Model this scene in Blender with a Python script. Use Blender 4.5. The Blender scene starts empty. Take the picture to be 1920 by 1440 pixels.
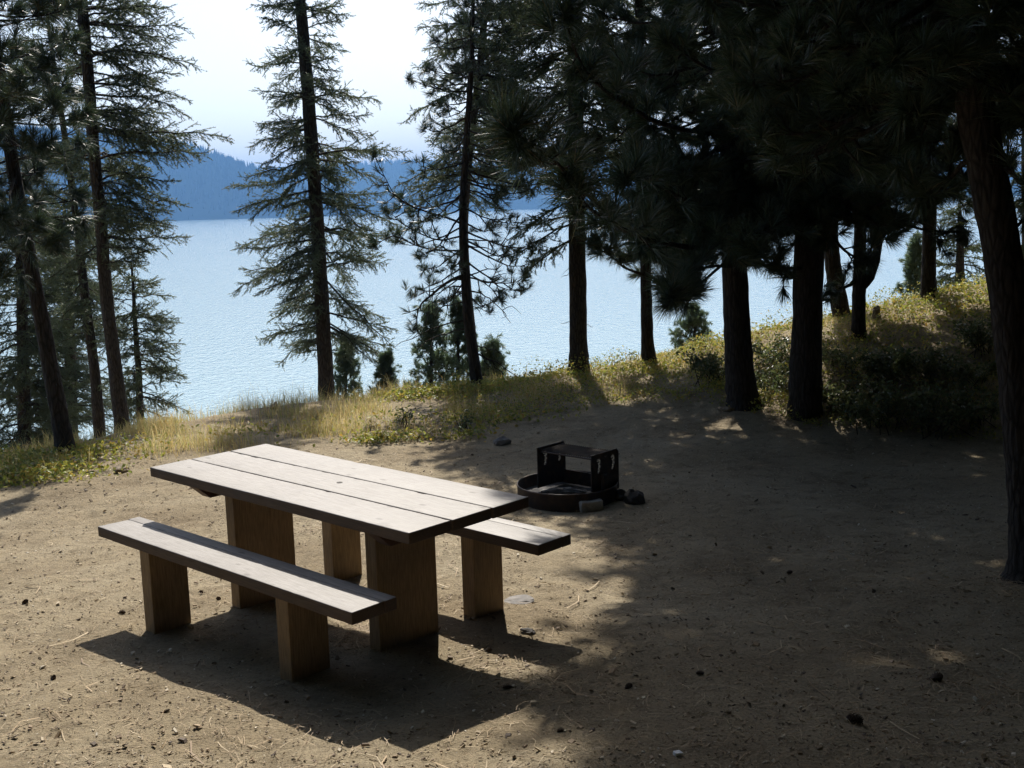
import bpy, bmesh, math, random
import numpy as np
from mathutils import Vector, Matrix, noise as mnoise

R = math.radians
rnd = random.Random(7)
sc = bpy.context.scene
col = sc.collection

# ------------------------------------------------------------------ camera frame
F, PITCH, ROLL, CH = 2141.0, 0.1556, -0.0287, 2.26
_cp, _sp, _cr, _sr = math.cos(PITCH), math.sin(PITCH), math.cos(ROLL), math.sin(ROLL)
FWD = np.array([0, _cp, -_sp]); UP0 = np.array([0, _sp, _cp]); X0 = np.array([1., 0, 0])
RIGHT = X0 * _cr + UP0 * _sr
UP = -X0 * _sr + UP0 * _cr
CAM = np.array([0, 0, CH])


def PT(px, py, depth):
    """world point at distance `depth` (metres along +y) that the photograph shows at px, py"""
    d = FWD + RIGHT * (px - 960) / F + UP * (720 - py) / F
    return CAM + d * (depth / d[1])


def smooth(t):
    t = np.clip(t, 0, 1)
    return t * t * (3 - 2 * t)


# ------------------------------------------------------------------ terrain
RX = [-40, -2.4, -.5, .87, 1.75, 3, 3.85, 5.5, 6.5, 12, 60]
RZ = [-.3, 0, .1, .265, .36, .61, .81, 1.06, 1.25, 2.1, 5]
CX = [-40, -7, -5.4, -4, -2.6, 0, 8, 60]
CY = [11, 11, 12.0, 13.6, 14.8, 15, 15.4, 17]
EX = [-40, -5, -4.5, -4.2, -2.8, -1.8, -1.1, -.35, .25, 1.5, 2.06, 2.8, 3.4, 4.8, 7, 60]
EY = [9.3, 9.5, 10.1, 11.1, 11.7, 12, 11.9, 12.5, 13.1, 13.3, 13.0, 12.5, 12.1, 11.6, 9, 9]


def crest(x): return np.interp(x, CX, CY)
def edge(x): return np.interp(x, EX, EY)


def height(x, y):
    x = np.asarray(x, float); y = np.asarray(y, float)
    z = -.057 - .055 * (np.clip(y, 2.5, 9) - 6.2)
    yc = crest(x)
    z = z + smooth((y - 10.3) / (yc - 10.3)) * np.interp(x, RX, RZ)
    s = np.maximum(y - yc, 0)
    z = z - .72 * s * s / (s + 1.4)
    z = z + .018 * np.sin(x * 2.3 + 1.1 * y) * np.sin(y * 1.7 - .6 * x) + .008 * np.sin(x * 7.1 + 2) * np.sin(y * 6.3 + x)
    return np.maximum(z, -13.0)


def gz(x, y): return float(height(x, y))


def ground_px(px, py):
    d = FWD + RIGHT * (px - 960) / F + UP * (720 - py) / F
    t = 3.0
    for _ in range(3000):
        p = CAM + d * t
        if p[2] <= gz(p[0], p[1]): break
        t += .01
    return float(p[0]), float(p[1])


_e = sorted(ground_px(*q) for q in [(0, 930), (110, 888), (230, 876), (430, 852), (640, 838), (760, 832), (900, 812), (1000, 782), (1120, 768), (1250, 756), (1340, 762), (1440, 785), (1560, 806), (1700, 815), (1850, 830)])
EX = [-40] + [q[0] for q in _e] + [7, 60]; EY = [9.3] + [q[1] for q in _e] + [9.5, 9]


# ------------------------------------------------------------------ object helpers
def tag(o, label=None, cat=None, group=None, kind=None):
    if label: o['label'] = label
    if cat: o['category'] = cat
    if group: o['group'] = group
    if kind: o['kind'] = kind
    return o


def empty(name, loc, rz=0):
    o = bpy.data.objects.new(name, None); col.objects.link(o)
    o.location = loc; o.rotation_euler = (0, 0, rz); o.empty_display_size = .2
    return o


class Geo:
    """collects vertices and triangle / quad faces (numpy) into one mesh"""
    def __init__(s): s.v = []; s.t = []; s.q = []; s.n = 0

    def add(s, v, tri=None, quad=None):
        v = np.asarray(v, np.float32).reshape(-1, 3)
        if tri is not None and len(tri): s.t.append(np.asarray(tri, np.int32).reshape(-1, 3) + s.n)
        if quad is not None and len(quad): s.q.append(np.asarray(quad, np.int32).reshape(-1, 4) + s.n)
        s.v.append(v); s.n += len(v)

    def build(s, name, mat, parent=None, sm=True, origin=None):
        me = bpy.data.meshes.new(name)
        v = np.concatenate(s.v) if s.v else np.zeros((0, 3), np.float32)
        if origin is not None: v = v - np.asarray(origin, np.float32)
        t = np.concatenate(s.t) if s.t else np.zeros((0, 3), np.int32)
        q = np.concatenate(s.q) if s.q else np.zeros((0, 4), np.int32)
        me.vertices.add(len(v)); me.vertices.foreach_set('co', v.ravel())
        me.loops.add(t.size + q.size)
        me.loops.foreach_set('vertex_index', np.concatenate([t.ravel(), q.ravel()]))
        me.polygons.add(len(t) + len(q))
        st = np.concatenate([np.arange(len(t)) * 3, t.size + np.arange(len(q)) * 4]).astype(np.int32)
        me.polygons.foreach_set('loop_start', st)
        try:
            me.polygons.foreach_set('loop_total', np.concatenate([np.full(len(t), 3), np.full(len(q), 4)]).astype(np.int32))
        except Exception:
            pass
        me.polygons.foreach_set('use_smooth', np.full(len(t) + len(q), sm))
        me.update(calc_edges=True); me.validate()
        me.materials.append(mat)
        o = bpy.data.objects.new(name, me); col.objects.link(o)
        if parent: o.parent = parent
        return o


def bm_obj(name, bm, mat, parent=None, sm=False):
    me = bpy.data.meshes.new(name)
    bmesh.ops.recalc_face_normals(bm, faces=bm.faces)
    bm.to_mesh(me); bm.free()
    for p in me.polygons: p.use_smooth = sm
    me.materials.append(mat)
    o = bpy.data.objects.new(name, me); col.objects.link(o)
    if parent: o.parent = parent
    return o


def bm_box(bm, c, s, rz=0, bevel=.004, taper=None, seg=2):
    r = bmesh.ops.create_cube(bm, size=1)
    vs = r['verts']
    for v in vs: v.co = Vector((v.co.x * s[0], v.co.y * s[1], v.co.z * s[2]))
    if taper: taper(vs)
    if bevel:
        es = list({e for v in vs for e in v.link_edges})
        g = bmesh.ops.bevel(bm, geom=es, offset=bevel, segments=seg, affect='EDGES', profile=.6)
        vs = list({v for f in g['faces'] for v in f.verts} | {v for v in vs if v.is_valid})
    m = Matrix.Translation(Vector(c)) @ Matrix.Rotation(rz, 4, 'Z')
    for v in vs: v.co = m @ v.co
    return vs


def tube_arr(P, rad, sides=6, wob=0, rng=None):
    P = np.asarray(P, float); n = len(P); rad = np.broadcast_to(np.asarray(rad, float), (n,))
    T = np.gradient(P, axis=0); T /= np.linalg.norm(T, axis=1)[:, None] + 1e-9
    ref = np.array([0.13, 1, .07]) if abs(T[:, 2]).mean() > .6 else np.array([0.05, .1, 1.])
    A = np.cross(T, ref); A /= np.linalg.norm(A, axis=1)[:, None] + 1e-9
    B = np.cross(T, A)
    th = np.arange(sides) * 2 * np.pi / sides
    rr = rad[:, None] * np.ones((1, sides))
    if wob and rng is not None: rr = rr * (1 + wob * rng.standard_normal((n, sides)))
    V = P[:, None, :] + rr[..., None] * (A[:, None, :] * np.cos(th)[None, :, None] + B[:, None, :] * np.sin(th)[None, :, None])
    i = np.arange(n - 1)[:, None] * sides; j = np.arange(sides)[None, :]; k = (j + 1) % sides
    q = np.stack([i + j, i + k, i + sides + k, i + sides + j], -1).reshape(-1, 4)
    return V.reshape(-1, 3), q


def resample(P, n):
    P = np.asarray(P, float)
    s = np.r_[0, np.cumsum(np.linalg.norm(np.diff(P[:, :3], axis=0), axis=1))]
    t = np.linspace(0, s[-1], n)
    return np.stack([np.interp(t, s, P[:, k]) for k in range(P.shape[1])], 1)


def curve(P, n):
    """smooth (Catmull-Rom) curve through rows of P"""
    P = np.asarray(P, float); m = len(P)
    Q = np.vstack([2 * P[0] - P[1], P, 2 * P[-1] - P[-2]])
    out = []
    for t in np.linspace(0, m - 1 - 1e-6, n):
        i = int(t); f = t - i
        a, b, c, d = Q[i], Q[i + 1], Q[i + 2], Q[i + 3]
        out.append(.5 * ((2 * b) + (c - a) * f + (2 * a - 5 * b + 4 * c - d) * f * f + (3 * b - a - 3 * c + d) * f ** 3))
    return np.array(out)


# ------------------------------------------------------------------ materials
def new_mat(name):
    m = bpy.data.materials.new(name); m.use_nodes = True
    nt = m.node_tree; N = nt.nodes; L = nt.links
    return m, N, L, N['Principled BSDF'], N['Material Output']


def ramp(N, stops, interp='LINEAR'):
    r = N.new('ShaderNodeValToRGB'); r.color_ramp.interpolation = interp
    e = r.color_ramp.elements
    e[0].position, e[0].color = stops[0][0], (*stops[0][1], 1)
    e[1].position, e[1].color = stops[-1][0], (*stops[-1][1], 1)
    for p, c in stops[1:-1]:
        k = e.new(p); k.color = (*c, 1)
    return r


def coords(N, L, scale=(1, 1, 1)):
    tc = N.new('ShaderNodeTexCoord'); mp = N.new('ShaderNodeMapping'); mp.inputs['Scale'].default_value = scale
    L.new(tc.outputs['Object'], mp.inputs['Vector'])
    return mp.outputs['Vector']


def noise(N, L, vec, scale, detail=6, rough=.6):
    n = N.new('ShaderNodeTexNoise'); n.inputs['Scale'].default_value = scale
    n.inputs['Detail'].default_value = detail; n.inputs['Roughness'].default_value = rough
    L.new(vec, n.inputs['Vector'])
    return n.outputs['Fac']


def bump(N, L, h, bsdf, strength, dist, prev=None):
    b = N.new('ShaderNodeBump'); b.inputs['Strength'].default_value = strength; b.inputs['Distance'].default_value = dist
    L.new(h, b.inputs['Height'])
    if prev: L.new(prev.outputs['Normal'], b.inputs['Normal'])
    L.new(b.outputs['Normal'], bsdf.inputs['Normal'])
    return b


def mixc(N, L, fac, a, b, mode='MIX'):
    m = N.new('ShaderNodeMix'); m.data_type = 'RGBA'; m.blend_type = mode
    for sock, val in ((m.inputs[0], fac), (m.inputs[6], a), (m.inputs[7], b)):
        if isinstance(val, (int, float)): sock.default_value = val
        elif isinstance(val, tuple): sock.default_value = (*val, 1)
        else: L.new(val, sock)
    return m.outputs[2]


def leaf_mat(name, stops, rough=.45, trans=.3, tcol=None, spec=.5):
    m, N, L, b, out = new_mat(name)
    g = N.new('ShaderNodeNewGeometry')
    r = ramp(N, stops); L.new(g.outputs['Random Per Island'], r.inputs['Fac'])
    L.new(r.outputs['Color'], b.inputs['Base Color'])
    b.inputs['Roughness'].default_value = rough
    b.inputs['Specular IOR Level'].default_value = spec
    t = N.new('ShaderNodeBsdfTranslucent')
    if tcol: t.inputs['Color'].default_value = (*tcol, 1)
    else: L.new(r.outputs['Color'], t.inputs['Color'])
    mx = N.new('ShaderNodeMixShader'); mx.inputs[0].default_value = trans
    L.new(b.outputs[0], mx.inputs[1]); L.new(t.outputs[0], mx.inputs[2]); L.new(mx.outputs[0], out.inputs['Surface'])
    return m


def bark_mat(name, dark, light, scale=1.0):
    m, N, L, b, out = new_mat(name)
    v = coords(N, L, (1, 1, .22))
    n1 = noise(N, L, v, 34 * scale, 8, .65)
    vo = N.new('ShaderNodeTexVoronoi'); vo.feature = 'DISTANCE_TO_EDGE'; vo.inputs['Scale'].default_value = 26 * scale
    L.new(v, vo.inputs['Vector'])
    r = ramp(N, [(.3, dark), (.7, light)]); L.new(n1, r.inputs['Fac'])
    r2 = ramp(N, [(0, (.35, .33, .3)), (.16, (1, 1, 1))]); L.new(vo.outputs['Distance'], r2.inputs['Fac'])
    L.new(mixc(N, L, .85, r.outputs['Color'], r2.outputs['Color'], 'MULTIPLY'), b.inputs['Base Color'])
    b.inputs['Roughness'].default_value = .9; b.inputs['Specular IOR Level'].default_value = .2
    b1 = bump(N, L, vo.outputs['Distance'], b, .9, .03)
    bump(N, L, n1, b, .7, .02, b1)
    return m


M = {}
M['fir'] = leaf_mat('fir_needles', [(0, (.062, .092, .046)), (.55, (.092, .124, .060)), (.9, (.13, .15, .07)), (1, (.16, .14, .08))], .42, .42)
M['fir_lit'] = leaf_mat('sunlit_fir_needles', [(0, (.05, .075, .02)), (.6, (.085, .115, .03)), (1, (.14, .15, .05))], .5, .35)  # yellow green of sunlit foliage put into the needle colour
M['pine'] = leaf_mat('pine_needles', [(0, (.030, .052, .028)), (.6, (.050, .078, .040)), (.93, (.085, .11, .055)), (1, (.16, .12, .065))], .38, .24, None, .4)
M['pine_young'] = leaf_mat('young_pine_needles', [(0, (.07, .115, .06)), (.6, (.105, .15, .08)), (1, (.14, .18, .10))], .4, .55)
M['bark'] = bark_mat('pine_bark', (.020, .016, .014), (.066, .054, .045))
M['bark_fir'] = bark_mat('fir_bark', (.028, .023, .020), (.095, .080, .066), 1.3)
M['grass'] = leaf_mat('dry_grass', [(0, (.36, .25, .09)), (.4, (.50, .39, .16)), (.65, (.62, .51, .27)), (.82, (.36, .36, .11)), (1, (.22, .27, .07))], .6, .58)
M['cover'] = leaf_mat('groundcover_leaves', [(0, (.13, .18, .035)), (.35, (.30, .33, .06)), (.68, (.44, .40, .08)), (.9, (.42, .27, .06)), (1, (.14, .19, .045))], .5, .4)
M['shrub'] = leaf_mat('shrub_leaves', [(0, (.06, .085, .03)), (.5, (.10, .13, .05)), (.85, (.16, .17, .065)), (1, (.24, .19, .08))], .38, .4)
M['litter'] = leaf_mat('litter', [(0, (.07, .05, .036)), (.22, (.18, .13, .085)), (.6, (.34, .25, .15)), (.85, (.46, .38, .26)), (1, (.62, .56, .45))], .8, 0.0)
M['needle_litter'] = leaf_mat('needle_litter', [(0, (.16, .10, .05)), (.5, (.36, .25, .13)), (1, (.52, .42, .27))], .7, 0.0)


def mk_ground():
    m, N, L, b, out = new_mat('dry_dirt')
    v = coords(N, L)
    big = noise(N, L, v, .9, 6, .6); mid = noise(N, L, v, 7, 8, .65); fine = noise(N, L, v, 60, 6, .7)
    r = ramp(N, [(.30, (.238, .188, .120)), (.5, (.318, .262, .174)), (.7, (.388, .330, .230))]); L.new(big, r.inputs['Fac'])
    r2 = ramp(N, [(.32, (.62, .60, .57)), (.5, (1, 1, 1)), (.72, (1.12, 1.10, 1.06))]); L.new(mid, r2.inputs['Fac'])
    c = mixc(N, L, .8, r.outputs['Color'], r2.outputs['Color'], 'MULTIPLY')
    r3 = ramp(N, [(.33, (.55, .52, .5)), (.5, (1, 1, 1)), (.66, (1.15, 1.12, 1.08))]); L.new(fine, r3.inputs['Fac'])
    c = mixc(N, L, .75, c, r3.outputs['Color'], 'MULTIPLY')
    vo = N.new('ShaderNodeTexVoronoi'); vo.inputs['Scale'].default_value = 42; L.new(v, vo.inputs['Vector'])
    r4 = ramp(N, [(.10, (.25, .22, .2)), (.17, (1, 1, 1))]); L.new(vo.outputs['Distance'], r4.inputs['Fac'])
    gate = ramp(N, [(.52, (0, 0, 0)), (.60, (1, 1, 1))]); L.new(mid, gate.inputs['Fac'])
    c = mixc(N, L, gate.outputs['Color'], c, mixc(N, L, 1.0, c, r4.outputs['Color'], 'MULTIPLY'))
    L.new(c, b.inputs['Base Color'])
    b.inputs['Roughness'].default_value = .95; b.inputs['Specular IOR Level'].default_value = .15
    b1 = bump(N, L, mid, b, .8, .06)
    bump(N, L, fine, b, 1.0, .02, b1)
    return m


def mk_wood(name, base, grain, rough, spec, axis_scale, knots=True):
    m, N, L, b, out = new_mat(name)
    v = coords(N, L, axis_scale)
    g = noise(N, L, v, 9, 8, .6)
    v2 = coords(N, L)
    blot = noise(N, L, v2, 3.2, 5, .6)
    r = ramp(N, [(.3, grain), (.62, base)]); L.new(g, r.inputs['Fac'])
    r2 = ramp(N, [(.33, (.74, .72, .70)), (.62, (1.08, 1.08, 1.08))]); L.new(blot, r2.inputs['Fac'])
    c = mixc(N, L, .8, r.outputs['Color'], r2.outputs['Color'], 'MULTIPLY')
    if knots:
        vk = coords(N, L, (2.0, 4.0, 4.0))
        vo = N.new('ShaderNodeTexVoronoi'); vo.inputs['Scale'].default_value = 2.0; L.new(vk, vo.inputs['Vector'])
        r3 = ramp(N, [(.06, (.35, .32, .3)), (.13, (1, 1, 1))]); L.new(vo.outputs['Distance'], r3.inputs['Fac'])
        c = mixc(N, L, .7, c, r3.outputs['Color'], 'MULTIPLY')
    L.new(c, b.inputs['Base Color'])
    rr = ramp(N, [(.3, (rough - .06,) * 3), (.7, (rough + .1,) * 3)]); L.new(blot, rr.inputs['Fac'])
    L.new(rr.outputs['Color'], b.inputs['Roughness'])
    b.inputs['Specular IOR Level'].default_value = spec
    bump(N, L, g, b, .25, .004)
    return m


def mk_steel():
    m, N, L, b, out = new_mat('sooty_steel')
    v = coords(N, L)
    n = noise(N, L, v, 14, 6, .65)
    r = ramp(N, [(.35, (.018, .015, .014)), (.55, (.045, .030, .024)), (.75, (.11, .062, .038))]); L.new(n, r.inputs['Fac'])
    L.new(r.outputs['Color'], b.inputs['Base Color'])
    b.inputs['Metallic'].default_value = .35; b.inputs['Roughness'].default_value = .6
    bump(N, L, n, b, .2, .004)
    return m


def mk_plain(name, dark, light, scale, rough=.85, bumpd=.02, metal=0):
    m, N, L, b, out = new_mat(name)
    n = noise(N, L, coords(N, L), scale, 7, .65)
    r = ramp(N, [(.3, dark), (.7, light)]); L.new(n, r.inputs['Fac'])
    L.new(r.outputs['Color'], b.inputs['Base Color']); b.inputs['Roughness'].default_value = rough
    b.inputs['Metallic'].default_value = metal
    bump(N, L, n, b, .6, bumpd)
    return m


def mk_water():
    m, N, L, b, out = new_mat('lake_water')
    v = coords(N, L, (1, .55, 1))
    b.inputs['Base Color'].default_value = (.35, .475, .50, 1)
    b.inputs['Roughness'].default_value = .08; b.inputs['IOR'].default_value = 1.33
    n1 = noise(N, L, v, 1.1, 3, .6); n2 = noise(N, L, v, 2.6, 4, .6)
    b1 = bump(N, L, n1, b, .30, .8)
    bump(N, L, n2, b, .9, .25, b1)
    return m


M['ground'] = mk_ground()
M['top'] = mk_wood('grey_table_wood', (.29, .275, .26), (.185, .170, .155), .55, .32, (1.2, 22, 22))
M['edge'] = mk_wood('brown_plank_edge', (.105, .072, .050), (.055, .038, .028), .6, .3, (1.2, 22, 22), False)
M['leg'] = mk_wood('brown_timber', (.285, .20, .105), (.165, .11, .058), .6, .3, (14, 14, 1.2), False)
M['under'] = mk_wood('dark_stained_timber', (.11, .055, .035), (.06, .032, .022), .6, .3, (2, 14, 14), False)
M['steel'] = mk_steel()
M['rock'] = mk_plain('grey_rock', (.10, .095, .09), (.24, .22, .20), 9)
M['pale_rock'] = mk_plain('pale_flat_rock', (.22, .21, .20), (.42, .40, .38), 12)
M['soot_rock'] = mk_plain('soot_blackened_rock', (.015, .014, .013), (.05, .045, .04), 12)
M['dark_rock'] = mk_plain('dark_rock', (.035, .032, .03), (.11, .10, .09), 12)
M['ash'] = mk_plain('ash', (.02, .02, .02), (.16, .15, .14), 22)
M['cone'] = mk_plain('pine_cone_scales', (.03, .02, .014), (.13, .08, .05), 60)
M['stump'] = mk_plain('weathered_stump', (.10, .075, .05), (.30, .23, .15), 14)
M['white'] = mk_plain('white_paper', (.70, .72, .74), (.85, .86, .87), 20, .6, .002)
M['hill'] = mk_plain('wooded_hillside', (.008, .014, .009), (.016, .024, .014), .02, .95, 1)
M['far_trees'] = leaf_mat('far_conifers', [(0, (.010, .018, .012)), (1, (.018, .027, .016))], 1.0, 0, None, 0)
M['hill'].node_tree.nodes['Principled BSDF'].inputs['Specular IOR Level'].default_value = 0
M['water'] = mk_water()

# ------------------------------------------------------------------ setting: ground, lake, far shore
def axis(segs):
    out = []
    for a, b, d in segs: out.append(np.arange(a, b, d))
    return np.concatenate(out + [[segs[-1][1]]])


gx = axis([(-60, -12, 3), (-12, -5, .3), (-5, 5.5, .05), (5.5, 12, .3), (12, 60, 3)])
gy = axis([(-20, 2, 1.5), (2, 3.5, .15), (3.5, 17, .05), (17, 40, .6)])
XX, YY = np.meshgrid(gx, gy)
ZZ = height(XX, YY)
near = (np.abs(XX) < 5.6) & (YY > 3) & (YY < 17.5)
idx = np.argwhere(near)
dz = np.zeros_like(ZZ)
for i, j in idx:
    p = Vector((XX[i, j] * 1.6, YY[i, j] * 1.6, 0))
    q_ = Vector((XX[i, j] * 4.2 + 11, YY[i, j] * 4.2, 2))
    dz[i, j] = .014 * mnoise.fractal(p, .9, 2.1, 5) - .012 * max(0, mnoise.noise(q_) - .25)
ZZ = ZZ + dz
g = Geo()
nx, ny = len(gx), len(gy)
I = np.arange(ny - 1)[:, None] * nx + np.arange(nx - 1)[None, :]
g.add(np.stack([XX, YY, ZZ], -1).reshape(-1, 3), quad=np.stack([I, I + 1, I + nx + 1, I + nx], -1).reshape(-1, 4))
tag(g.build('ground', M['ground']), kind='structure')

LAKE = -10.0
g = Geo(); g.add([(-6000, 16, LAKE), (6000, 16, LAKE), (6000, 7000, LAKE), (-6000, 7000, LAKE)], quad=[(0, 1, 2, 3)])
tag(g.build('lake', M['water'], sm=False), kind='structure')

far_trees = Geo()


def hill(ridge_px, shore, ridge, back, seed, ntrees):
    rng = np.random.default_rng(seed)
    xs_px = np.array([p[0] for p in ridge_px], float)
    pts = [PT(px, py, ridge) for px, py in ridge_px]
    X = np.array([p[0] for p in pts]); Z = np.array([p[2] for p in pts])
    u = np.linspace(X[0], X[-1], 220)
    zr = np.interp(u, X, Z)
    rows = []
    prof = [(0, -.02), (.05, .06), (.2, .25), (.4, .5), (.6, .72), (.8, .9), (1, 1), (1.6, .8), (2.6, -.05)]
    for t, k in prof:
        y = shore + (ridge - shore) * t
        wob = 18 * np.sin(u / 130 + t * 4) + 9 * np.sin(u / 47 + 2 * t + seed)
        zz = LAKE - 2 + (zr - 16 - LAKE) * k + (wob * .35 * (0 < t < 1))
        rows.append(np.stack([u * (y / ridge), np.full_like(u, y) + wob * (t > 0), zz], -1))
    G = np.array(rows); n, m = G.shape[:2]
    gg = Geo(); I = np.arange(n - 1)[:, None] * m + np.arange(m - 1)[None, :]
    gg.add(G.reshape(-1, 3), quad=np.stack([I, I + 1, I + m + 1, I + m], -1).reshape(-1, 4))
    tag(gg.build('hill', M['hill']), kind='structure')
    # conifers over the slope, thick along the ridge
    tt = np.array([p[0] for p in prof])
    a = rng.random(ntrees) ** .6; a[: ntrees // 4] = .97 + .1 * rng.random(ntrees // 4)
    f = rng.random(ntrees) * (m - 1)
    i0 = np.clip(np.searchsorted(tt, a) - 1, 0, n - 2); fr = (a - tt[i0]) / (tt[i0 + 1] - tt[i0])
    j0 = f.astype(int); fj = f - j0
    P = (G[i0, j0] * (1 - fj)[:, None] + G[i0, j0 + 1] * fj[:, None]) * (1 - fr)[:, None] + \
        (G[i0 + 1, j0] * (1 - fj)[:, None] + G[i0 + 1, j0 + 1] * fj[:, None]) * fr[:, None]
    h = rng.uniform(6, 18, ntrees); w = h * rng.uniform(.13, .22, ntrees)
    th = np.arange(5) * 2 * np.pi / 5
    V = np.zeros((ntrees, 6, 3))
    V[:, :5, 0] = P[:, None, 0] + w[:, None] * np.cos(th); V[:, :5, 1] = P[:, None, 1] + w[:, None] * np.sin(th)
    V[:, :5, 2] = P[:, None, 2] - 2; V[:, 5] = P; V[:, 5, 2] += h
    base = np.arange(ntrees)[:, None, None] * 6
    T = base + np.stack([np.arange(5), (np.arange(5) + 1) % 5, np.full(5, 5)], -1)[None]
    far_trees.add(V.reshape(-1, 3), tri=T.reshape(-1, 3))


hill([(-900, 150), (-300, 190), (0, 225), (215, 240), (300, 250), (350, 258), (400, 274), (440, 290), (520, 315), (640, 372), (740, 402)], 2250, 2650, 3600, 3, 9000)
hill([(300, 330), (480, 312), (620, 302), (700, 296), (770, 293), (900, 303), (1000, 296), (1150, 285), (1350, 300), (1600, 290), (1900, 310), (2500, 300)], 2700, 3500, 5000, 9, 9000)
tag(far_trees.build('far_forest', M['far_trees'], sm=False), 'dark conifer forest covering the hills on the far shore', 'forest', kind='stuff')

# ------------------------------------------------------------------ foliage generators
def needles(geo, O, D, Ln, per_m, nl, nw, rng, spread=55, updir=None):
    """flat twigs clothed in short fir needles: O origins, D unit directions, Ln lengths"""
    O = np.asarray(O); D = np.asarray(D); Ln = np.asarray(Ln)
    K = np.maximum(6, (Ln * per_m).astype(int))
    i = np.repeat(np.arange(len(O)), K); n = len(i)
    t = rng.random(n)
    d = D[i]
    ref = np.where(np.abs(d[:, 2:3]) > .9, np.array([[1., 0, 0]]), np.array([[0, 0, 1.]]))
    s = np.cross(d, ref); s /= np.linalg.norm(s, axis=1)[:, None]
    u = np.cross(s, d)
    ph = rng.normal(0, .75, n) + np.where(rng.random(n) < .5, 0, np.pi)
    sp = np.radians(spread + rng.normal(0, 14, n))
    nd = d * np.cos(sp)[:, None] + (s * np.cos(ph)[:, None] + u * np.sin(ph)[:, None]) * np.sin(sp)[:, None]
    b = O[i] + d * (Ln[i] * t)[:, None]
    l = nl * rng.uniform(.7, 1.15, n) * (1 - .35 * t)
    side = np.cross(nd, rng.standard_normal((n, 3))); side /= np.linalg.norm(side, axis=1)[:, None] + 1e-9
    side *= (nw * .5 * np.where(b[:, 2:3] > 5.6, 2.0, 1.0))
    V = np.empty((n, 3, 3)); V[:, 0] = b - side; V[:, 1] = b + side; V[:, 2] = b + nd * l[:, None]
    geo.add(V.reshape(-1, 3), tri=np.arange(n * 3).reshape(-1, 3))


def tufts(geo, O, D, Ln, K, nw, rng, droop=.25, amin=6, amax=72, shoot=.07):
    """long-needled pine tufts: needles fan out from a short shoot along D and droop"""
    O = np.asarray(O); D = np.asarray(D); Ln = np.asarray(Ln)
    i = np.repeat(np.arange(len(O)), K); n = len(i)
    d = D[i]
    ref = np.where(np.abs(d[:, 2:3]) > .9, np.array([[1., 0, 0]]), np.array([[0, 0, 1.]]))
    s = np.cross(d, ref); s /= np.linalg.norm(s, axis=1)[:, None]; u = np.cross(s, d)
    ph = rng.random(n) * 2 * np.pi
    t = rng.random(n)
    sp = np.radians(amin + (amax - amin) * (1 - t * .75) * np.sqrt(rng.random(n)))
    nd = d * np.cos(sp)[:, None] + (s * np.cos(ph)[:, None] + u * np.sin(ph)[:, None]) * np.sin(sp)[:, None]
    l = Ln[i] * rng.uniform(.72, 1.1, n)
    b = O[i] + d * ((t - .8) * shoot)[:, None]
    nd2 = nd + np.array([0, 0, -1.]) * droop * rng.uniform(.3, 1.4, n)[:, None]; nd2 /= np.linalg.norm(nd2, axis=1)[:, None]
    mid = b + nd * (l * .5)[:, None]; tip = mid + nd2 * (l * .5)[:, None]
    side = np.cross(nd, rng.standard_normal((n, 3))); side /= np.linalg.norm(side, axis=1)[:, None] + 1e-9
    side *= nw * .5 * np.where(b[:, 2:3] > 5.6, 1.9, 1.0)
    V = np.empty((n, 5, 3)); V[:, 0] = b - side; V[:, 1] = b + side; V[:, 2] = mid + side; V[:, 3] = mid - side; V[:, 4] = tip
    k = np.arange(n)[:, None] * 5
    geo.add(V.reshape(-1, 3), tri=k + np.array([[3, 2, 4]]), quad=k + np.array([[0, 1, 2, 3]]))


def unit(v): v = np.asarray(v, float); return v / (np.linalg.norm(v) + 1e-9)


def trunk_from_px(pxs, depth, top_h, base_drop=.25, ground=True, wk=1.0):
    """pxs: (px, py, width_px) from the foot upward, at one distance; carried on straight above the frame"""
    P = []
    for px, py, w in pxs:
        p = PT(px, py, depth); P.append([*p, w * wk * .5 * depth / F])
    P = np.array(P)
    foot = P[0].copy()
    gzv = gz(foot[0], foot[1]) - base_drop
    if ground and foot[2] > gzv + .02:
        d = P[0] - P[1]
        k = (gzv - foot[2]) / d[2] if abs(d[2]) > 1e-3 else 0
        P = np.vstack([foot + np.array([d[0] * k * .6, d[1] * k, d[2] * k, 0]), P])
        P[0, 3] = max(P[1, 3] * 1.12, P[1, 3])
    tip = P[-1]
    if top_h > tip[2] + .3:
        d = P[-1] - P[-2]; d = d / abs(d[2])
        n = 4
        for k in range(1, n + 1):
            h = (top_h - tip[2]) * k / n
            P = np.vstack([P, [tip[0] + d[0] * h * .6, tip[1] + d[1] * h, tip[2] + h, max(tip[3] * (1 - .93 * k / n), .01)]])
    return curve(P, max(14, len(P) * 5))


def trunk_mesh(T, sides, rng, flare=True):
    g = Geo(); P = T[:, :3].copy(); r = T[:, 3].copy()
    z0 = P[0, 2]
    V, q = tube_arr(P, r, sides, .035, rng)
    g.add(V, quad=q)
    return g


def on_trunk(T, z):
    return np.array([np.interp(z, T[:, 2], T[:, k]) for k in (0, 1)] + [z]), float(np.interp(z, T[:, 2], T[:, 3]))


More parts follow.
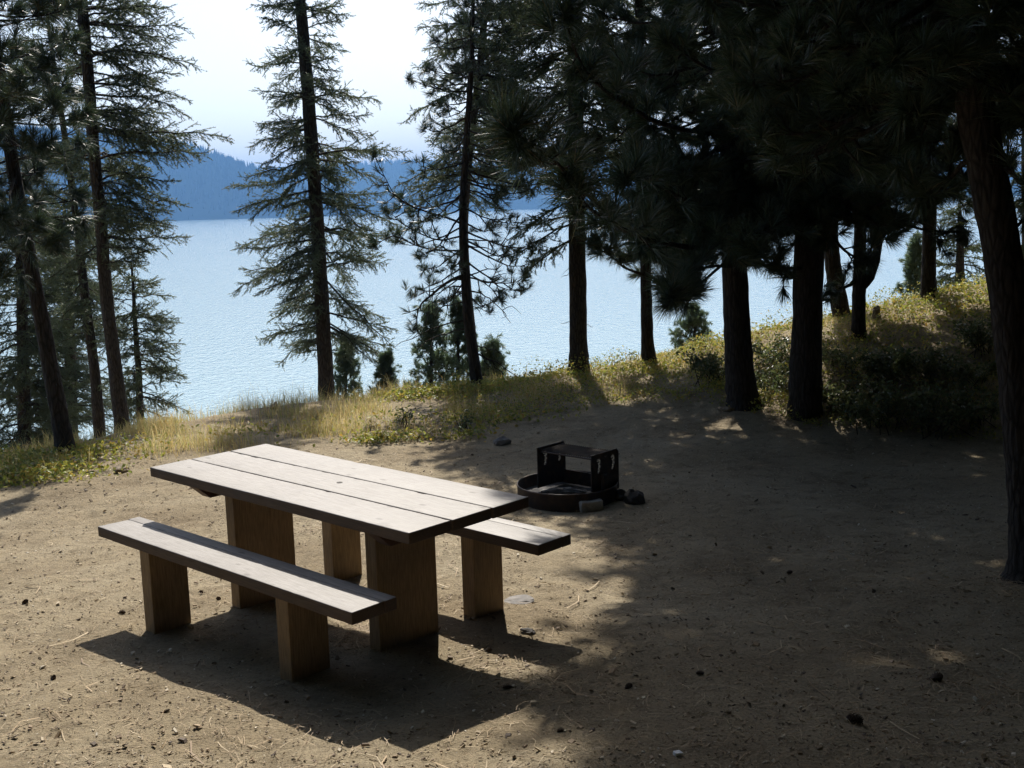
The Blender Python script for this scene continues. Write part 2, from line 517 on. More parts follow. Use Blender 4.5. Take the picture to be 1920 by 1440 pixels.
def fir_branch(wood, tw, base, az, L, pitch, droop, rng, dens=1.0, twl=1.0, bare=.14):
    h = np.array([math.sin(az), math.cos(az), 0]); lat = np.array([h[1], -h[0], 0])
    n = 9; s = np.linspace(0, 1, n)
    wig = np.cumsum(rng.normal(0, .035, n)) * L; wz = np.cumsum(rng.normal(0, .022, n)) * L
    P = base + np.outer(s * L, h) + np.outer(wig, lat)
    P[:, 2] += L * (math.tan(pitch) * s - droop * s ** 2 + .38 * droop * s ** 4) + wz
    V, q = tube_arr(P, .0042 + .011 * L * (1 - s) ** 1.2, 4); wood.add(V, quad=q)
    ns = max(5, int(L / .032 * dens))
    for k in range(ns):
        f = bare + (1 - bare) * (k + rng.random()) / ns
        i = min(int(f * (n - 1)), n - 2); o = P[i] + (P[i + 1] - P[i]) * (f * (n - 1) - i)
        tan = unit(P[i + 1] - P[i])
        sd = (1 if k % 2 else -1) * rng.uniform(.35, 1.1)
        ls = (.40 * L * (1 - f) * min(1, f * 3.2) + .10) * rng.uniform(.55, 1.2) * twl
        d = unit(tan * rng.uniform(.5, .95) + lat * sd * rng.uniform(.55, 1.0) + np.array([0, 0, rng.normal(-.12, .42)]))
        tw.append((o, d, ls))
        m = int(ls / .055)
        for j in range(1, m):
            o2 = o + d * ls * j / m
            d2 = unit(d * .8 + np.cross(d, [0, 0, 1]) * (1 if j % 2 else -1) * .75 + np.array([0, 0, rng.normal(-.22, .5)]))
            tw.append((o2, d2, rng.uniform(.06, .13) * twl))
    tw.append((P[-2], unit(P[-1] - P[-2]), .10 * twl))


def make_tree(name, label, T, branches, twigs_f, tuft_f, crown_mat, bark, seed, group=None, cat='tree', nl=.024, nw=.0042,
              per_m=420, pn=(60, .0035), sides=12, extra_wood=None, droop=.25):
    rng = np.random.default_rng(seed + 1000)
    root = empty(name, (T[0, 0], T[0, 1], T[0, 2])); tag(root, label, cat, group)
    org = T[0, :3]
    trunk_mesh(T, sides, rng).build('trunk', bark, root, origin=org)
    branches.build('branches', bark, root, origin=org)
    c = Geo()
    if twigs_f:
        O, D, Ln = zip(*twigs_f)
        needles(c, O, D, np.array(Ln), per_m, nl, nw, rng)
        twg = Geo()
    if tuft_f:
        O, D, Ln = zip(*tuft_f)
        tufts(c, O, D, np.array(Ln), pn[0], pn[1], rng, droop)
    c.build('crown', crown_mat, root, sm=False, origin=org)
    return root


def fir_tree(label, T, z_lo, z_hi, prof, n, seed, mat='fir', az_bias=None, pitch=(-.12, .28), droop=.32, dens=1.0, twl=1.0, layers=None,
             nl=.027, nw=.0068, per_m=420, name='fir_tree', manual=(), group=None, dead=0):
    rng = np.random.default_rng(seed)
    wood = Geo(); tw = []
    for k in range(n):
        t = (k + rng.random()) / n
        z = z_lo + (z_hi - z_lo) * t
        if layers:
            z = z_lo + (z_hi - z_lo) * (np.round(t * layers) + rng.normal(0, .27)) / layers
            z = min(max(z, z_lo), z_hi)
        L = prof(z) * rng.uniform(.5, 1.12)
        az = rng.random() * 2 * np.pi
        if az_bias is not None and rng.random() < az_bias[1]: az = az_bias[0] + rng.normal(0, .5)
        p, r = on_trunk(T, z)
        pt = pitch[0] + (pitch[1] - pitch[0]) * t + rng.normal(0, .2)
        fir_branch(wood, tw, p, az, L, pt, droop * rng.uniform(.6, 1.3), rng, dens, twl)
    for z, az, L, pt, dr in manual:
        p, r = on_trunk(T, z)
        fir_branch(wood, tw, p, az, L, pt, dr, rng, dens, twl)
    for k in range(dead):                       # bare dead twigs low on the stem
        z = T[0, 2] + (z_lo - T[0, 2]) * rng.uniform(.25, 1.1); p, r = on_trunk(T, z)
        az = rng.random() * 6.28; L = rng.uniform(.12, .42); d = np.array([math.sin(az), math.cos(az), rng.normal(-.15, .2)])
        s = np.linspace(0, 1, 6)[:, None]; Pp = p + d * L * s + np.array([0, 0, -.2]) * L * s ** 2 + rng.normal(0, .012, (6, 3))
        V, q = tube_arr(Pp, np.linspace(.007, .002, 6), 4); wood.add(V, quad=q)
    return make_tree(name, label, T, wood, tw, None, M[mat], M['bark_fir'], seed, nl=nl, nw=nw, per_m=per_m, group=group)


def pine_limb(wood, tf, P, r0, rng, nlen, every=.11, side_len=.45, start=.3, up=.25, endn=5):
    """a limb along polyline P with tufted side shoots"""
    P = curve(P, 14); n = len(P)
    P = P + np.cumsum(rng.normal(0, .006, P.shape), 0)
    V, q = tube_arr(P, np.linspace(r0, r0 * .22, n), 6); wood.add(V, quad=q)
    Ls = np.linalg.norm(np.diff(P, axis=0), axis=1).sum()
    m = max(2, int(Ls * (1 - start) / every))
    for k in range(m):
        f = start + (1 - start) * (k + rng.random()) / m
        x = f * (n - 1); i = min(int(x), n - 2); o = P[i] + (P[i + 1] - P[i]) * (x - i)
        tan = unit(P[i + 1] - P[i])
        d = unit(tan * .6 + rng.standard_normal(3) * .75 + np.array([0, 0, up]))
        l = side_len * rng.uniform(.25, 1) * (1.1 - .7 * f)
        e = o + d * l
        d2 = unit(d + np.array([0, 0, .5]))
        mid = (o + e) / 2 + np.array([0, 0, -.05 * l])
        V, q = tube_arr(curve([o, mid, e], 5), np.linspace(.009, .0035, 5), 4); wood.add(V, quad=q)
        tf.append((e, d2, nlen * rng.uniform(.8, 1.12)))
        if l > .22: tf.append((mid, unit(d + rng.standard_normal(3) * .5), nlen * rng.uniform(.6, .9)))
    for k in range(endn):
        tf.append((P[-1] + rng.normal(0, .05, 3), unit(P[-1] - P[-2] + rng.standard_normal(3) * .45 + np.array([0, 0, up])), nlen * rng.uniform(.85, 1.15)))


def pine_tree(label, T, z_lo, z_hi, prof, n, seed, nlen=.17, pn=(60, .0035), limbs=(), mat='pine', every=.11, side=.45, r0=.022, pitch=(-.25, .5),
              name='pine_tree', dead=0, group=None, curl=.25, az_bias=None, droop=.25):
    rng = np.random.default_rng(seed)
    wood = Geo(); tf = []
    for k in range(n):
        t = ((k + rng.random()) / n) ** (1.7 if z_hi > 8 else 1); z = z_lo + (z_hi - z_lo) * t
        p, r = on_trunk(T, z); az = rng.random() * 6.283; L = prof(z) * rng.uniform(.55, 1.1)
        if az_bias is not None and rng.random() < az_bias[1]: az = az_bias[0] + rng.normal(0, .6)
        h = np.array([math.sin(az), math.cos(az), 0]); pt = pitch[0] + (pitch[1] - pitch[0]) * t + rng.normal(0, .15)
        e = p + h * L + np.array([0, 0, L * math.tan(pt)])
        m1 = p + h * L * .35 + np.array([0, 0, L * (.35 * math.tan(pt) - .06)]); m2 = p + h * L * .7 + np.array([0, 0, L * (.7 * math.tan(pt) - curl * .35)])
        pine_limb(wood, tf, [p, m1, m2, e], r0 * (.5 + .5 * L), rng, nlen, every, side)
    for pts, r, ev, sl, *ks in limbs:
        pine_limb(wood, tf, pts, r, rng, nlen * (ks[0] if ks else 1), ev, sl, start=.35)
    for k in range(dead):
        z = T[0, 2] + (z_lo + .5 - T[0, 2]) * rng.uniform(.35, 1.15); p, r = on_trunk(T, z)
        az = rng.random() * 6.28; L = rng.uniform(.4, 1.1); d = np.array([math.sin(az), math.cos(az), rng.normal(-.1, .25)])
        s = np.linspace(0, 1, 9)[:, None]
        Pp = p + d * L * s + np.array([0, 0, -.35]) * L * s ** 2 + np.cumsum(rng.normal(0, .022, (9, 3)), 0)
        V, q = tube_arr(Pp, np.linspace(.011, .003, 9), 4); wood.add(V, quad=q)
        for j in range(3):
            o = Pp[rng.integers(3, 8)]; e = o + rng.normal(0, .14, 3) + np.array([0, 0, -.08])
            V, q = tube_arr(curve([o, (o + e) / 2 + rng.normal(0, .03, 3), e], 5), np.linspace(.006, .002, 5), 4); wood.add(V, quad=q)
    return make_tree(name, label, T, wood, None, tf, M[mat], M['bark'], seed, pn=pn, group=group, droop=droop)


def zpx(py, px, depth): return float(PT(px, py, depth)[2])


def prof_pts(pts):
    z = [p[0] for p in pts]; r = [p[1] for p in pts]
    o = np.argsort(z); z = np.array(z)[o]; r = np.array(r)[o]
    return lambda q: float(np.interp(q, z, r))


# ------------------------------------------------------------------ trees
# left group
T = trunk_from_px([(122, 838, 46), (108, 760, 40), (82, 620, 36), (58, 500, 33), (36, 380, 30), (15, 250, 28), (-5, 100, 24)], 12, 5.6, wk=.8)
pine_tree('leaning pine with long needle tufts at the far left edge, base in yellow groundcover', T, 2.0, 5.2,
          prof_pts([(1, .35), (2, .8), (4, .8), (5.5, .4)]), 70, 11, nlen=.2, pn=(75, .005), every=.12, side=.4, r0=.016,
          limbs=[([PT(28, 330, 12), PT(20, 380, 11.2), PT(40, 420, 10.8), PT(75, 430, 10.6)], .014, .12, .25),
                 ([PT(10, 230, 12), PT(0, 200, 11.2), PT(20, 180, 10.8), PT(40, 160, 10.6)], .014, .12, .25),
                 ([PT(40, 400, 12), PT(10, 420, 11), PT(0, 420, 10.6), PT(-10, 400, 10.4)], .014, .12, .25)])

T = trunk_from_px([(188, 825, 30), (178, 700, 26), (160, 560, 22), (145, 430, 19), (128, 300, 16), (110, 180, 13), (95, 80, 10)], 17, 6.0, wk=.75)
fir_tree('slim fir with a thin wavy trunk just left of the tallest straight fir', T, .6, 5.9,
         prof_pts([(0, .9), (2, .9), (4, .75), (6.3, .35)]), 110, 12, layers=19, per_m=400, dead=10)

T = trunk_from_px([(232, 830, 44), (222, 740, 38), (200, 560, 33), (190, 430, 31), (178, 300, 30), (166, 150, 28), (154, 0, 26)], 16, 5.85, wk=.72)
fir_tree('tall straight fir on the left with bare lower trunk and long drooping side branches', T, 1.6, 5.75,
         prof_pts([(1, .55), (1.9, .8), (2.6, 1.15), (3.4, 1.25), (4.6, 1.25), (6.4, .9)]), 96, 13, layers=14, az_bias=(1.55, .3), per_m=380,
         manual=[(zpx(235, 172, 16), 1.62, 1.85, .10, .24), (zpx(305, 178, 16), 1.5, 1.55, .22, .36), (zpx(90, 160, 16), 1.5, 1.5, .02, .3),
                 (zpx(440, 190, 16), 1.65, 1.25, .1, .2), (zpx(40, 157, 16), 1.7, 1.45, .05, .15), (zpx(160, 167, 16), 1.4, 1.3, -.05, .2)], dead=8)

T = trunk_from_px([(264, 800, 15), (260, 700, 12), (254, 620, 9), (250, 540, 6), (246, 490, 3)], 17, 0)
fir_tree('short young fir standing right of the tall straight trunks at the left', T, zpx(770, 263, 17), zpx(500, 248, 17),
         prof_pts([(zpx(790, 260, 17), .6), (zpx(690, 260, 17), .8), (zpx(560, 260, 17), .55), (zpx(490, 260, 17), .28)]), 74, 14, layers=10, az_bias=(1.5, .25), per_m=400)

T = trunk_from_px([(48, 860, 26), (44, 700, 22), (40, 550, 18), (36, 400, 12), (34, 300, 6)], 19, 0)
fir_tree('dense fir below the bank behind the leaning pine', T, zpx(880, 45, 19), zpx(310, 34, 19),
         prof_pts([(-2.5, 1.3), (0, 1.3), (2, 1.0), (3.6, .15)]), 150, 15, per_m=330, nw=.008)
T = trunk_from_px([(135, 850, 26), (132, 700, 22), (128, 560, 18), (124, 450, 12), (120, 380, 5)], 20.5, 0)
fir_tree('dense fir below the bank between the slim fir and the leaning pine', T, zpx(860, 135, 20.5), zpx(390, 120, 20.5),
         prof_pts([(-2.5, 1.25), (0, 1.2), (1.5, .95), (2.9, .15)]), 150, 16, per_m=330, nw=.008)

# centre-left fir
T = trunk_from_px([(614, 768, 42), (610, 690, 36), (602, 540, 33), (590, 350, 31), (578, 180, 29), (563, 0, 24)], 18, 6.9, wk=.82)
zc = lambda py: zpx(py, 590, 18)
fir_tree('tall fir in the middle of the lake view with layered branches on both sides', T, zc(655), 6.7,
         prof_pts([(zc(660), .75), (zc(600), 1.08), (zc(480), 1.25), (zc(380), 1.3), (zc(300), 1.15), (zc(200), .95), (zc(60), .85), (6.9, .5)]),
         150, 21, layers=15, per_m=400, pitch=(-.22, .12), droop=.22, twl=1.0, dead=6,
         manual=[(zc(285), 1.5, 1.45, .12, .3), (zc(590), 1.7, 1.2, -.1, .2), (zc(620), 1.4, 1.1, -.15, .2), (zc(330), 4.6, 1.3, .0, .2), (zc(430), 4.8, 1.35, -.05, .25), (zc(180), 1.6, 1.1, .05, .25)])

# centre pine with crooked bare branches
T = trunk_from_px([(896, 730, 34), (888, 670, 26), (878, 600, 23), (872, 520, 21), (868, 440, 19), (869, 360, 17), (875, 260, 15), (884, 120, 12)], 14.9, 6.3, wk=.8)
d0 = 14.9
pine_tree('small crooked pine with bare twisted lower branches in front of the lake', T, zpx(560, 870, d0), 6.2,
          prof_pts([(zpx(560, 870, d0), .5), (zpx(470, 870, d0), 1.0), (zpx(330, 870, d0), 1.1), (zpx(200, 870, d0), .7), (6.4, .4)]), 74, 22,
          nlen=.125, pn=(40, .005), every=.10, side=.4, r0=.016, pitch=(-.45, .45), dead=16, droop=.1,
          limbs=[([PT(872, 514, d0), PT(840, 528, 14.7), PT(800, 560, 14.5), PT(783, 580, 14.5), PT(776, 618, 14.5)], .022, .10, .3),
                 ([PT(868, 420, d0), PT(800, 400, 14.6), PT(740, 370, 14.5), PT(700, 300, 14.5)], .016, .08, .34),
                 ([PT(869, 470, d0), PT(800, 470, 14.7), PT(740, 450, 14.6), PT(700, 470, 14.6)], .014, .08, .32),
                 ([PT(868, 440, d0), PT(820, 445, 14.7), PT(770, 420, 14.6), PT(735, 395, 14.6)], .014, .08, .32)])

T = trunk_from_px([(897, 740, 22), (881, 600, 18), (870, 440, 16), (880, 280, 15), (900, 130, 14), (910, 0, 12)], 17.5, 7.0)
fir_tree('bushy dark fir reaching to the top of the picture behind the crooked pine', T, zpx(360, 880, 17.5), 6.9,
         prof_pts([(zpx(380, 930, 17.5), .7), (zpx(300, 930, 17.5), 1.1), (zpx(150, 930, 17.5), 1.2), (6.9, .9)]), 190, 23, per_m=400, layers=15,
         az_bias=(1.5, .2), droop=.3)

# trunks to the right of the fire ring
T = trunk_from_px([(1086, 702, 52), (1085, 670, 42), (1084, 600, 37), (1082, 450, 35), (1080, 230, 32), (1078, 0, 28)], 14.9, 15, wk=.9)
zd = lambda py: zpx(py, 1080, 14.9)
fir_tree('straight fir with bare grey trunk behind the fire ring, foliage hanging on its left', T, zd(330), 14.6,
         prof_pts([(zd(350), .8), (zd(200), 1.2), (zd(0), 1.3), (6, 1.05), (8, 1.05), (10, 1.4), (13, 1.1), (15, .3)]), 330, 24, per_m=340, nw=.009, droop=.36,
         manual=[(zd(420), 4.45, 1.05, -.12, .5), (zd(400), 4.9, .95, -.05, .55), (zd(440), 4.3, .8, -.2, .4), (zd(450), 5.0, .7, -.25, .4), (zd(330), 1.6, .9, 0, .3), (zd(380), 4.2, 1.0, 0, .6)] + [(9.9 + .065 * k, 4.71 + .7 * math.sin(k * 2.4), 1.35 + .35 * math.sin(k * 1.7), .05, .2) for k in range(46)], dead=14)

T = trunk_from_px([(1219, 692, 40), (1214, 640, 30), (1212, 560, 26), (1208, 400, 24), (1203, 250, 22), (1198, 0, 19)], 14.8, 14.5, wk=.82)
ze = lambda py: zpx(py, 1208, 14.8)
pine_tree('slender pine trunk on the bank right of the straight grey trunk', T, ze(470), 14,
          prof_pts([(ze(480), .7), (ze(350), 1.1), (ze(0), 1.3), (11.5, 1.3), (14.5, .3)]), 135, 25, nlen=.2, pn=(70, .0056), every=.11, side=.45, dead=0,
          limbs=[([PT(1211, 520, 14.8), PT(1170, 500, 14.4), PT(1140, 480, 14.1), PT(1115, 470, 13.9)], .02, .09, .35, 1.1),
                 ([PT(1211, 480, 14.8), PT(1250, 500, 14.2), PT(1275, 520, 13.9), PT(1295, 540, 13.7)], .02, .09, .35, 1.1)])

d1 = 12.4
T = trunk_from_px([(1398, 772, 76), (1390, 730, 60), (1384, 640, 51), (1378, 520, 48), (1372, 300, 44), (1370, 0, 40)], d1, 13)
pine_tree('dark pine trunk flared at its base in a patch of sunlit dirt', T, 2.25, 12.6,
          prof_pts([(1.9, .8), (2.6, 1.4), (4, 1.7), (10, 1.7), (13, .4)]), 215, 31, nlen=.2, pn=(72, .0054), every=.10, side=.5,
          limbs=[([PT(1376, 455, d1), PT(1300, 466, 11.2), PT(1200, 448, 10.2), PT(1120, 402, 9.0), PT(1070, 350, 8.4)], .034, .11, .40, 1.4),
                 ([PT(1160, 430, 9.8), PT(1090, 350, 8.6), PT(1030, 290, 8.0), PT(985, 255, 7.7), PT(965, 240, 7.6)], .018, .10, .26, 1.5),
                 ([PT(1376, 500, d1), PT(1320, 500, 11.4), PT(1270, 520, 10.8), PT(1255, 550, 10.0)], .02, .075, .3, 1.3),
                 ([PT(1376, 480, d1), PT(1320, 530, 11.6), PT(1290, 560, 11.2), PT(1280, 570, 10.6)], .018, .075, .28, 1.25),
                 ([PT(1374, 380, d1), PT(1290, 380, 11.4), PT(1220, 340, 10.6), PT(1170, 330, 9.6)], .024, .075, .36, 1.3),
                 ([PT(1372, 250, d1), PT(1270, 240, 11.2), PT(1180, 200, 10.4), PT(1100, 130, 9.8), PT(1060, 40, 8.8)], .028, .08, .42, 1.35),
                 ([PT(1380, 470, d1), PT(1430, 480, 11.6), PT(1450, 500, 11.2), PT(1470, 520, 11)], .02, .09, .35)], dead=0)

d2 = 12.0
T = trunk_from_px([(1508, 800, 84), (1509, 760, 74), (1512, 650, 66), (1518, 450, 62), (1522, 200, 58), (1525, 0, 54)], d2, 14.5, wk=.88)
pine_tree('thickest dark pine trunk at the edge of the shady shrubs', T, 2.1, 14,
          prof_pts([(1.8, .7), (2.5, 1.4), (4, 1.8), (11, 1.9), (14.5, .4)]), 240, 32, nlen=.2, pn=(72, .0054), every=.10, side=.5, r0=.026,
          limbs=[([PT(1512, 505, d2), PT(1440, 500, 11.4), PT(1400, 480, 11), PT(1360, 440, 10.6)], .022, .10, .4),
                 ([PT(1518, 380, d2), PT(1470, 410, 11), PT(1430, 430, 10.4), PT(1410, 470, 10)], .022, .10, .4),
                 ([PT(1520, 300, d2), PT(1590, 330, 11), PT(1650, 340, 10.2), PT(1700, 330, 9.8)], .022, .10, .4),
                 ([PT(1522, 150, d2), PT(1420, 160, 10.6), PT(1330, 130, 9.8), PT(1260, 80, 9.4)], .026, .10, .45)], dead=0)

d3 = 15.2
T = trunk_from_px([(1582, 612, 38), (1574, 570, 33), (1564, 510, 30), (1558, 450, 28), (1554, 300, 26), (1556, 0, 22)], d3, 12)
pine_tree('pine trunk curving out of the bank, left of the forked trunk', T, 2.55, 11.6,
          prof_pts([(2.8, 1.0), (4, 1.4), (9, 1.5), (12, .4)]), 150, 33, nlen=.17, pn=(75, .007), every=.12, side=.5, dead=0)
d4 = 14.0
T = trunk_from_px([(1610, 645, 34), (1610, 600, 30), (1611, 540, 29), (1612, 480, 26), (1616, 300, 24), (1622, 0, 20)], d4, 12, wk=.88)
pine_tree('forked pine trunk with a second curved stem on its right', T, 2.85, 11.6,
          prof_pts([(2.8, 1.0), (4, 1.5), (9, 1.5), (12, .4)]), 160, 34, nlen=.18, pn=(75, .007), every=.12, side=.5,
          limbs=[([PT(1614, 535, d4), PT(1632, 512, d4), PT(1644, 470, d4), PT(1650, 400, d4), PT(1652, 300, d4), PT(1655, 150, d4)], .075, .16, .5),
                 ([PT(1608, 525, d4), PT(1595, 535, 13.9), PT(1570, 540, 13.7), PT(1550, 545, 13.5)], .03, .3, .15)], dead=0)
T = trunk_from_px([(1742, 567, 36), (1741, 530, 29), (1742, 470, 26), (1745, 300, 23), (1750, 0, 20)], d3, 12.0)
pine_tree('lone pine trunk on the sunlit grassy rise at the right', T, 2.5, 11.6,
          prof_pts([(2.8, .9), (4, 1.4), (9, 1.4), (12, .4)]), 140, 35, nlen=.17, pn=(75, .007), every=.12, side=.5, dead=0)

d5 = 6.7
T = trunk_from_px([(1950, 1092, 150), (1943, 1050, 108), (1936, 1000, 88), (1925, 880, 78), (1909, 700, 74), (1889, 540, 71), (1870, 420, 70), (1838, 250, 68), (1811, 100, 66), (1794, 0, 64)], d5, 9.5)
pine_tree('big dark pine leaning to the left along the right edge', T, 2.9, 9.2,
          prof_pts([(2.5, .9), (4, 1.4), (7, 1.6), (9.5, .5)]), 160, 36, nlen=.19, pn=(85, .0042), every=.10, side=.45,
          limbs=[([PT(1815, 130, d5), PT(1760, 140, 6.9), PT(1700, 165, 7.2), PT(1650, 155, 7.5), PT(1600, 120, 7.8)], .035, .09, .45),
                 ([PT(1812, 120, d5), PT(1760, 150, 6.9), PT(1715, 185, 7.1), PT(1680, 240, 7.3), PT(1640, 300, 7.5)], .028, .09, .42),
                 ([PT(1845, 280, d5), PT(1800, 300, 6.9), PT(1760, 330, 7.1), PT(1720, 350, 7.4)], .024, .08, .36),
                 ([PT(1800, 40, d5), PT(1700, 40, 7.2), PT(1560, 30, 7.8), PT(1440, 60, 8.4)], .034, .09, .5),
                 ([PT(1845, 270, d5), PT(1880, 310, 6.6), PT(1905, 330, 6.4), PT(1940, 350, 6.2)], .022, .08, .36),
                 ([PT(1868, 400, d5), PT(1890, 430, 6.8), PT(1920, 400, 7.0), PT(1950, 380, 7.1)], .018, .09, .3)])

# sunlit conifers past the rise on the right
T = trunk_from_px([(1800, 560, 20), (1800, 500, 16), (1800, 420, 10), (1798, 380, 5)], 20, 0)
fir_tree('yellow green young fir behind the grassy rise, right of the lone trunk', T, zpx(560, 1800, 20), zpx(390, 1800, 20),
         prof_pts([(1, .75), (2, .55), (2.4, .15)]), 40, 41, mat='fir_lit', per_m=330, nw=.009)
T = trunk_from_px([(1935, 560, 40), (1935, 300, 36), (1935, 0, 30)], 19, 8.5)
fir_tree('sunlit yellow green fir behind the leaning pine at the right edge', T, 2.0, 8.2,
         prof_pts([(1.5, 1.2), (4, 1.3), (8.5, .3)]), 74, 42, mat='fir_lit', per_m=330, nw=.009)


def sapling(label, px, base, top, hw, depth, seed):
    w = max(6, (base - top) * .05)
    T = trunk_from_px([(px, base, w), (px + 1, (base + top) / 2, w * .7), (px, top + 6, 3)], depth, 0, base_drop=.2)
    z0, z1 = zpx(base, px, depth), zpx(top + 8, px, depth); r = hw * depth / F
    pr = prof_pts([(z0, r * .9), (z0 + .3 * (z1 - z0), r * .72), (z0 + .7 * (z1 - z0), r * .3), (z1, r * .06)])
    n = int(34 + 34 * (z1 - z0))
    pine_tree(label, T, z0 - .1, z1, pr, n, seed, nlen=.085, pn=(40, .0052), mat='pine_young', every=.075, side=.13, r0=.009, pitch=(.3, 1.1), name='pine_sapling', curl=.05, droop=.05, group='young pines along the bank')


sapling('young pine partly hidden behind the tall fir in the lake view', 648, 760, 640, 36, 19, 51)
sapling('smallest young pine standing alone between the tall fir and the pine thicket', 724, 748, 662, 22, 17, 52)
sapling('broad dark young pine at the left of the thicket beside the crooked pine', 808, 735, 570, 48, 17, 53)
sapling('tall open young pine right behind the crooked pine trunk', 858, 732, 566, 44, 17.6, 54)
sapling('low young pine just right of the crooked pine trunk', 924, 722, 642, 28, 17, 55)
sapling('young pine beyond the bank between the slender fir and the flared trunk', 1302, 655, 578, 42, 19, 56)
sapling('young pine at the left of the lone trunk on the grassy rise', 1716, 560, 448, 30, 19, 57)

# unseen wood added behind and beside the camera to block sky light
rngw = np.random.default_rng(900); wf = Geo()
for k in range(172):
    a = rngw.uniform(1.7, 4.6) if k < 80 else rngw.choice([rngw.uniform(1.2, 1.7), rngw.uniform(4.6, 4.95)])
    rr = rngw.uniform(6.5, 19); x, y = rr * math.sin(a), rr * math.cos(a)
    cw, cb = 1.9, 1.2
    if k >= 110: y = rngw.uniform(1, 14); x = .45 * y + rngw.uniform(2.4, 9)
    if k >= 140:                                  # wide unseen crowns added overhead to cut the sky light
        cw, cb = 3.0, 4.6
        if k < 152: y = rngw.uniform(-3.5, -.4); x = rngw.uniform(-6, 6)
        elif k < 164: y = rngw.uniform(3.5, 10.5); x = .45 * y + rngw.uniform(1.0, 3.5)
        else: y = rngw.uniform(-1, 4.5); x = -.45 * y - rngw.uniform(3.6, 7)
    h = rngw.uniform(14, 22)
    V, q = tube_arr([(x, y, -.3), (x, y, h * .5), (x, y, h)], [.2, .15, .02], 8); wf.add(V, quad=q)
    m_ = 1800; t = rngw.random(m_) ** .8; rad = cw * (1 - t) ** .7 + .15; az = rngw.random(m_) * 6.283; ra = rad * np.sqrt(rngw.random(m_))
    P = np.stack([x + ra * np.cos(az), y + ra * np.sin(az), cb + (h - cb) * t], -1)
    D = np.stack([np.cos(az), np.sin(az), rngw.normal(-.2, .3, m_)], -1); D /= np.linalg.norm(D, axis=1)[:, None]
    S = np.cross(D, rngw.standard_normal((m_, 3))); S /= np.linalg.norm(S, axis=1)[:, None]
    V = np.stack([P - S * .16, P + S * .16, P + D * .55 + S * .07, P + D * .55 - S * .07], 1)
    wf.add(V.reshape(-1, 3), quad=np.arange(m_ * 4).reshape(-1, 4))
tag(wf.build('forest', M['fir'], sm=False), 'unseen conifer wood added around the clearing to block sky light', 'forest', kind='stuff')

def wear(bm, seed):
    """cut a plank into short lengths, nick its arrises and warp it a little"""
    es = [e for e in bm.edges if abs((e.verts[0].co - e.verts[1].co).normalized().x) > .95 and e.calc_length() > .5]
    bmesh.ops.subdivide_edges(bm, edges=es, cuts=70, use_grid_fill=True)
    ys = [v.co.y for v in bm.verts]; zs = [v.co.z for v in bm.verts]
    y0, y1, z1 = min(ys), max(ys), max(zs)
    for v in bm.verts:
        edge_ = min(v.co.y - y0, y1 - v.co.y) < .008
        n1 = mnoise.noise(Vector((v.co.x * 1.3, seed * 3.1, 0))); n2 = mnoise.noise(Vector((v.co.x * 17, v.co.y * 30, seed * 2.7)))
        v.co.z += .0016 * n1
        if edge_:
            k = .0012 * n2
            if n2 > .38: k += .008 * (n2 - .38)
            v.co.y += k if v.co.y < (y0 + y1) / 2 else -k
            if v.co.z > z1 - .01 and n2 > .38: v.co.z -= .010 * (n2 - .38)


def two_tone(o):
    """grey wood on upward faces, darker brown on all others"""
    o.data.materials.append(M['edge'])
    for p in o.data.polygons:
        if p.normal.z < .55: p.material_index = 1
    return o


# ------------------------------------------------------------------ picnic table and benches
TC, YAW = (-1.0626, 6.2523), -.7458
U = np.array([math.cos(YAW), math.sin(YAW)]); W = np.array([-math.sin(YAW), math.cos(YAW)])
HT, HS = .76, .4722
L_, W_ = 2.3074, .8351
g0 = gz(*TC)
table = tag(empty('picnic_table', (TC[0], TC[1], g0), YAW), 'long wooden picnic table with a sunlit three plank top on thick timber legs', 'picnic table')
th = .058
pw = (W_ - .018) / 3
for k in (-1, 0, 1):
    bm = bmesh.new()
    vs = bm_box(bm, (0.004 * k, k * (pw + .009), HT - g0 - th / 2), (L_, pw, th), 0, .006, seg=3)
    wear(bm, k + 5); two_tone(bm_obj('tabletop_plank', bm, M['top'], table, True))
if True:   # dark bolt hole in the middle plank
    bm = bmesh.new(); bmesh.ops.create_cone(bm, cap_ends=True, segments=20, radius1=.017, radius2=.017, depth=.006, matrix=Matrix.Translation((.10, .02, HT - g0 - .0012)))
    bm_obj('bolt_hole', bm, M['dark_rock'], table)


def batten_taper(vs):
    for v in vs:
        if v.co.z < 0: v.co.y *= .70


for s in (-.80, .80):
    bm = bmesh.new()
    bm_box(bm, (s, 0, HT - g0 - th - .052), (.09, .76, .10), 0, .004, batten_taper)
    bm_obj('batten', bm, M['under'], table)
for s in (-.655, .615):
    bm = bmesh.new(); hh = HT - g0 - th + .25
    bm_box(bm, (s, 0, HT - g0 - th - hh / 2 - .001), (.085, .42, hh), 0, .006)
    bm_obj('leg', bm, M['leg'], table)


def make_bench(label, off, shift):
    c = np.array(TC) + W * off + U * shift
    gb = gz(*c)
    b = tag(empty('bench', (c[0], c[1], gb), YAW), label, 'bench', 'benches beside the picnic table')
    bm = bmesh.new(); w = .27; t = .06
    w1 = w * .72
    sgn = 1
    bm_box(bm, (0, -w / 2 + w1 / 2, HS - gb - t / 2), (2.31, w1 - .003, t), 0, .005, seg=3)
    wear(bm, 11 + off)
    bm_box(bm, (.002, -w / 2 + w1 + (w - w1) / 2, HS - gb - t / 2), (2.312, w - w1 - .002, t), 0, .005, seg=3)
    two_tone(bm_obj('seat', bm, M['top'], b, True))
    for s in (-.675, .60):
        bm = bmesh.new(); hh = HS - gb - t + .25
        bm_box(bm, (s, 0, HS - gb - t - hh / 2 - .001), (.10, .235, hh), 0, .006)
        bm_obj('leg', bm, M['leg'], b)


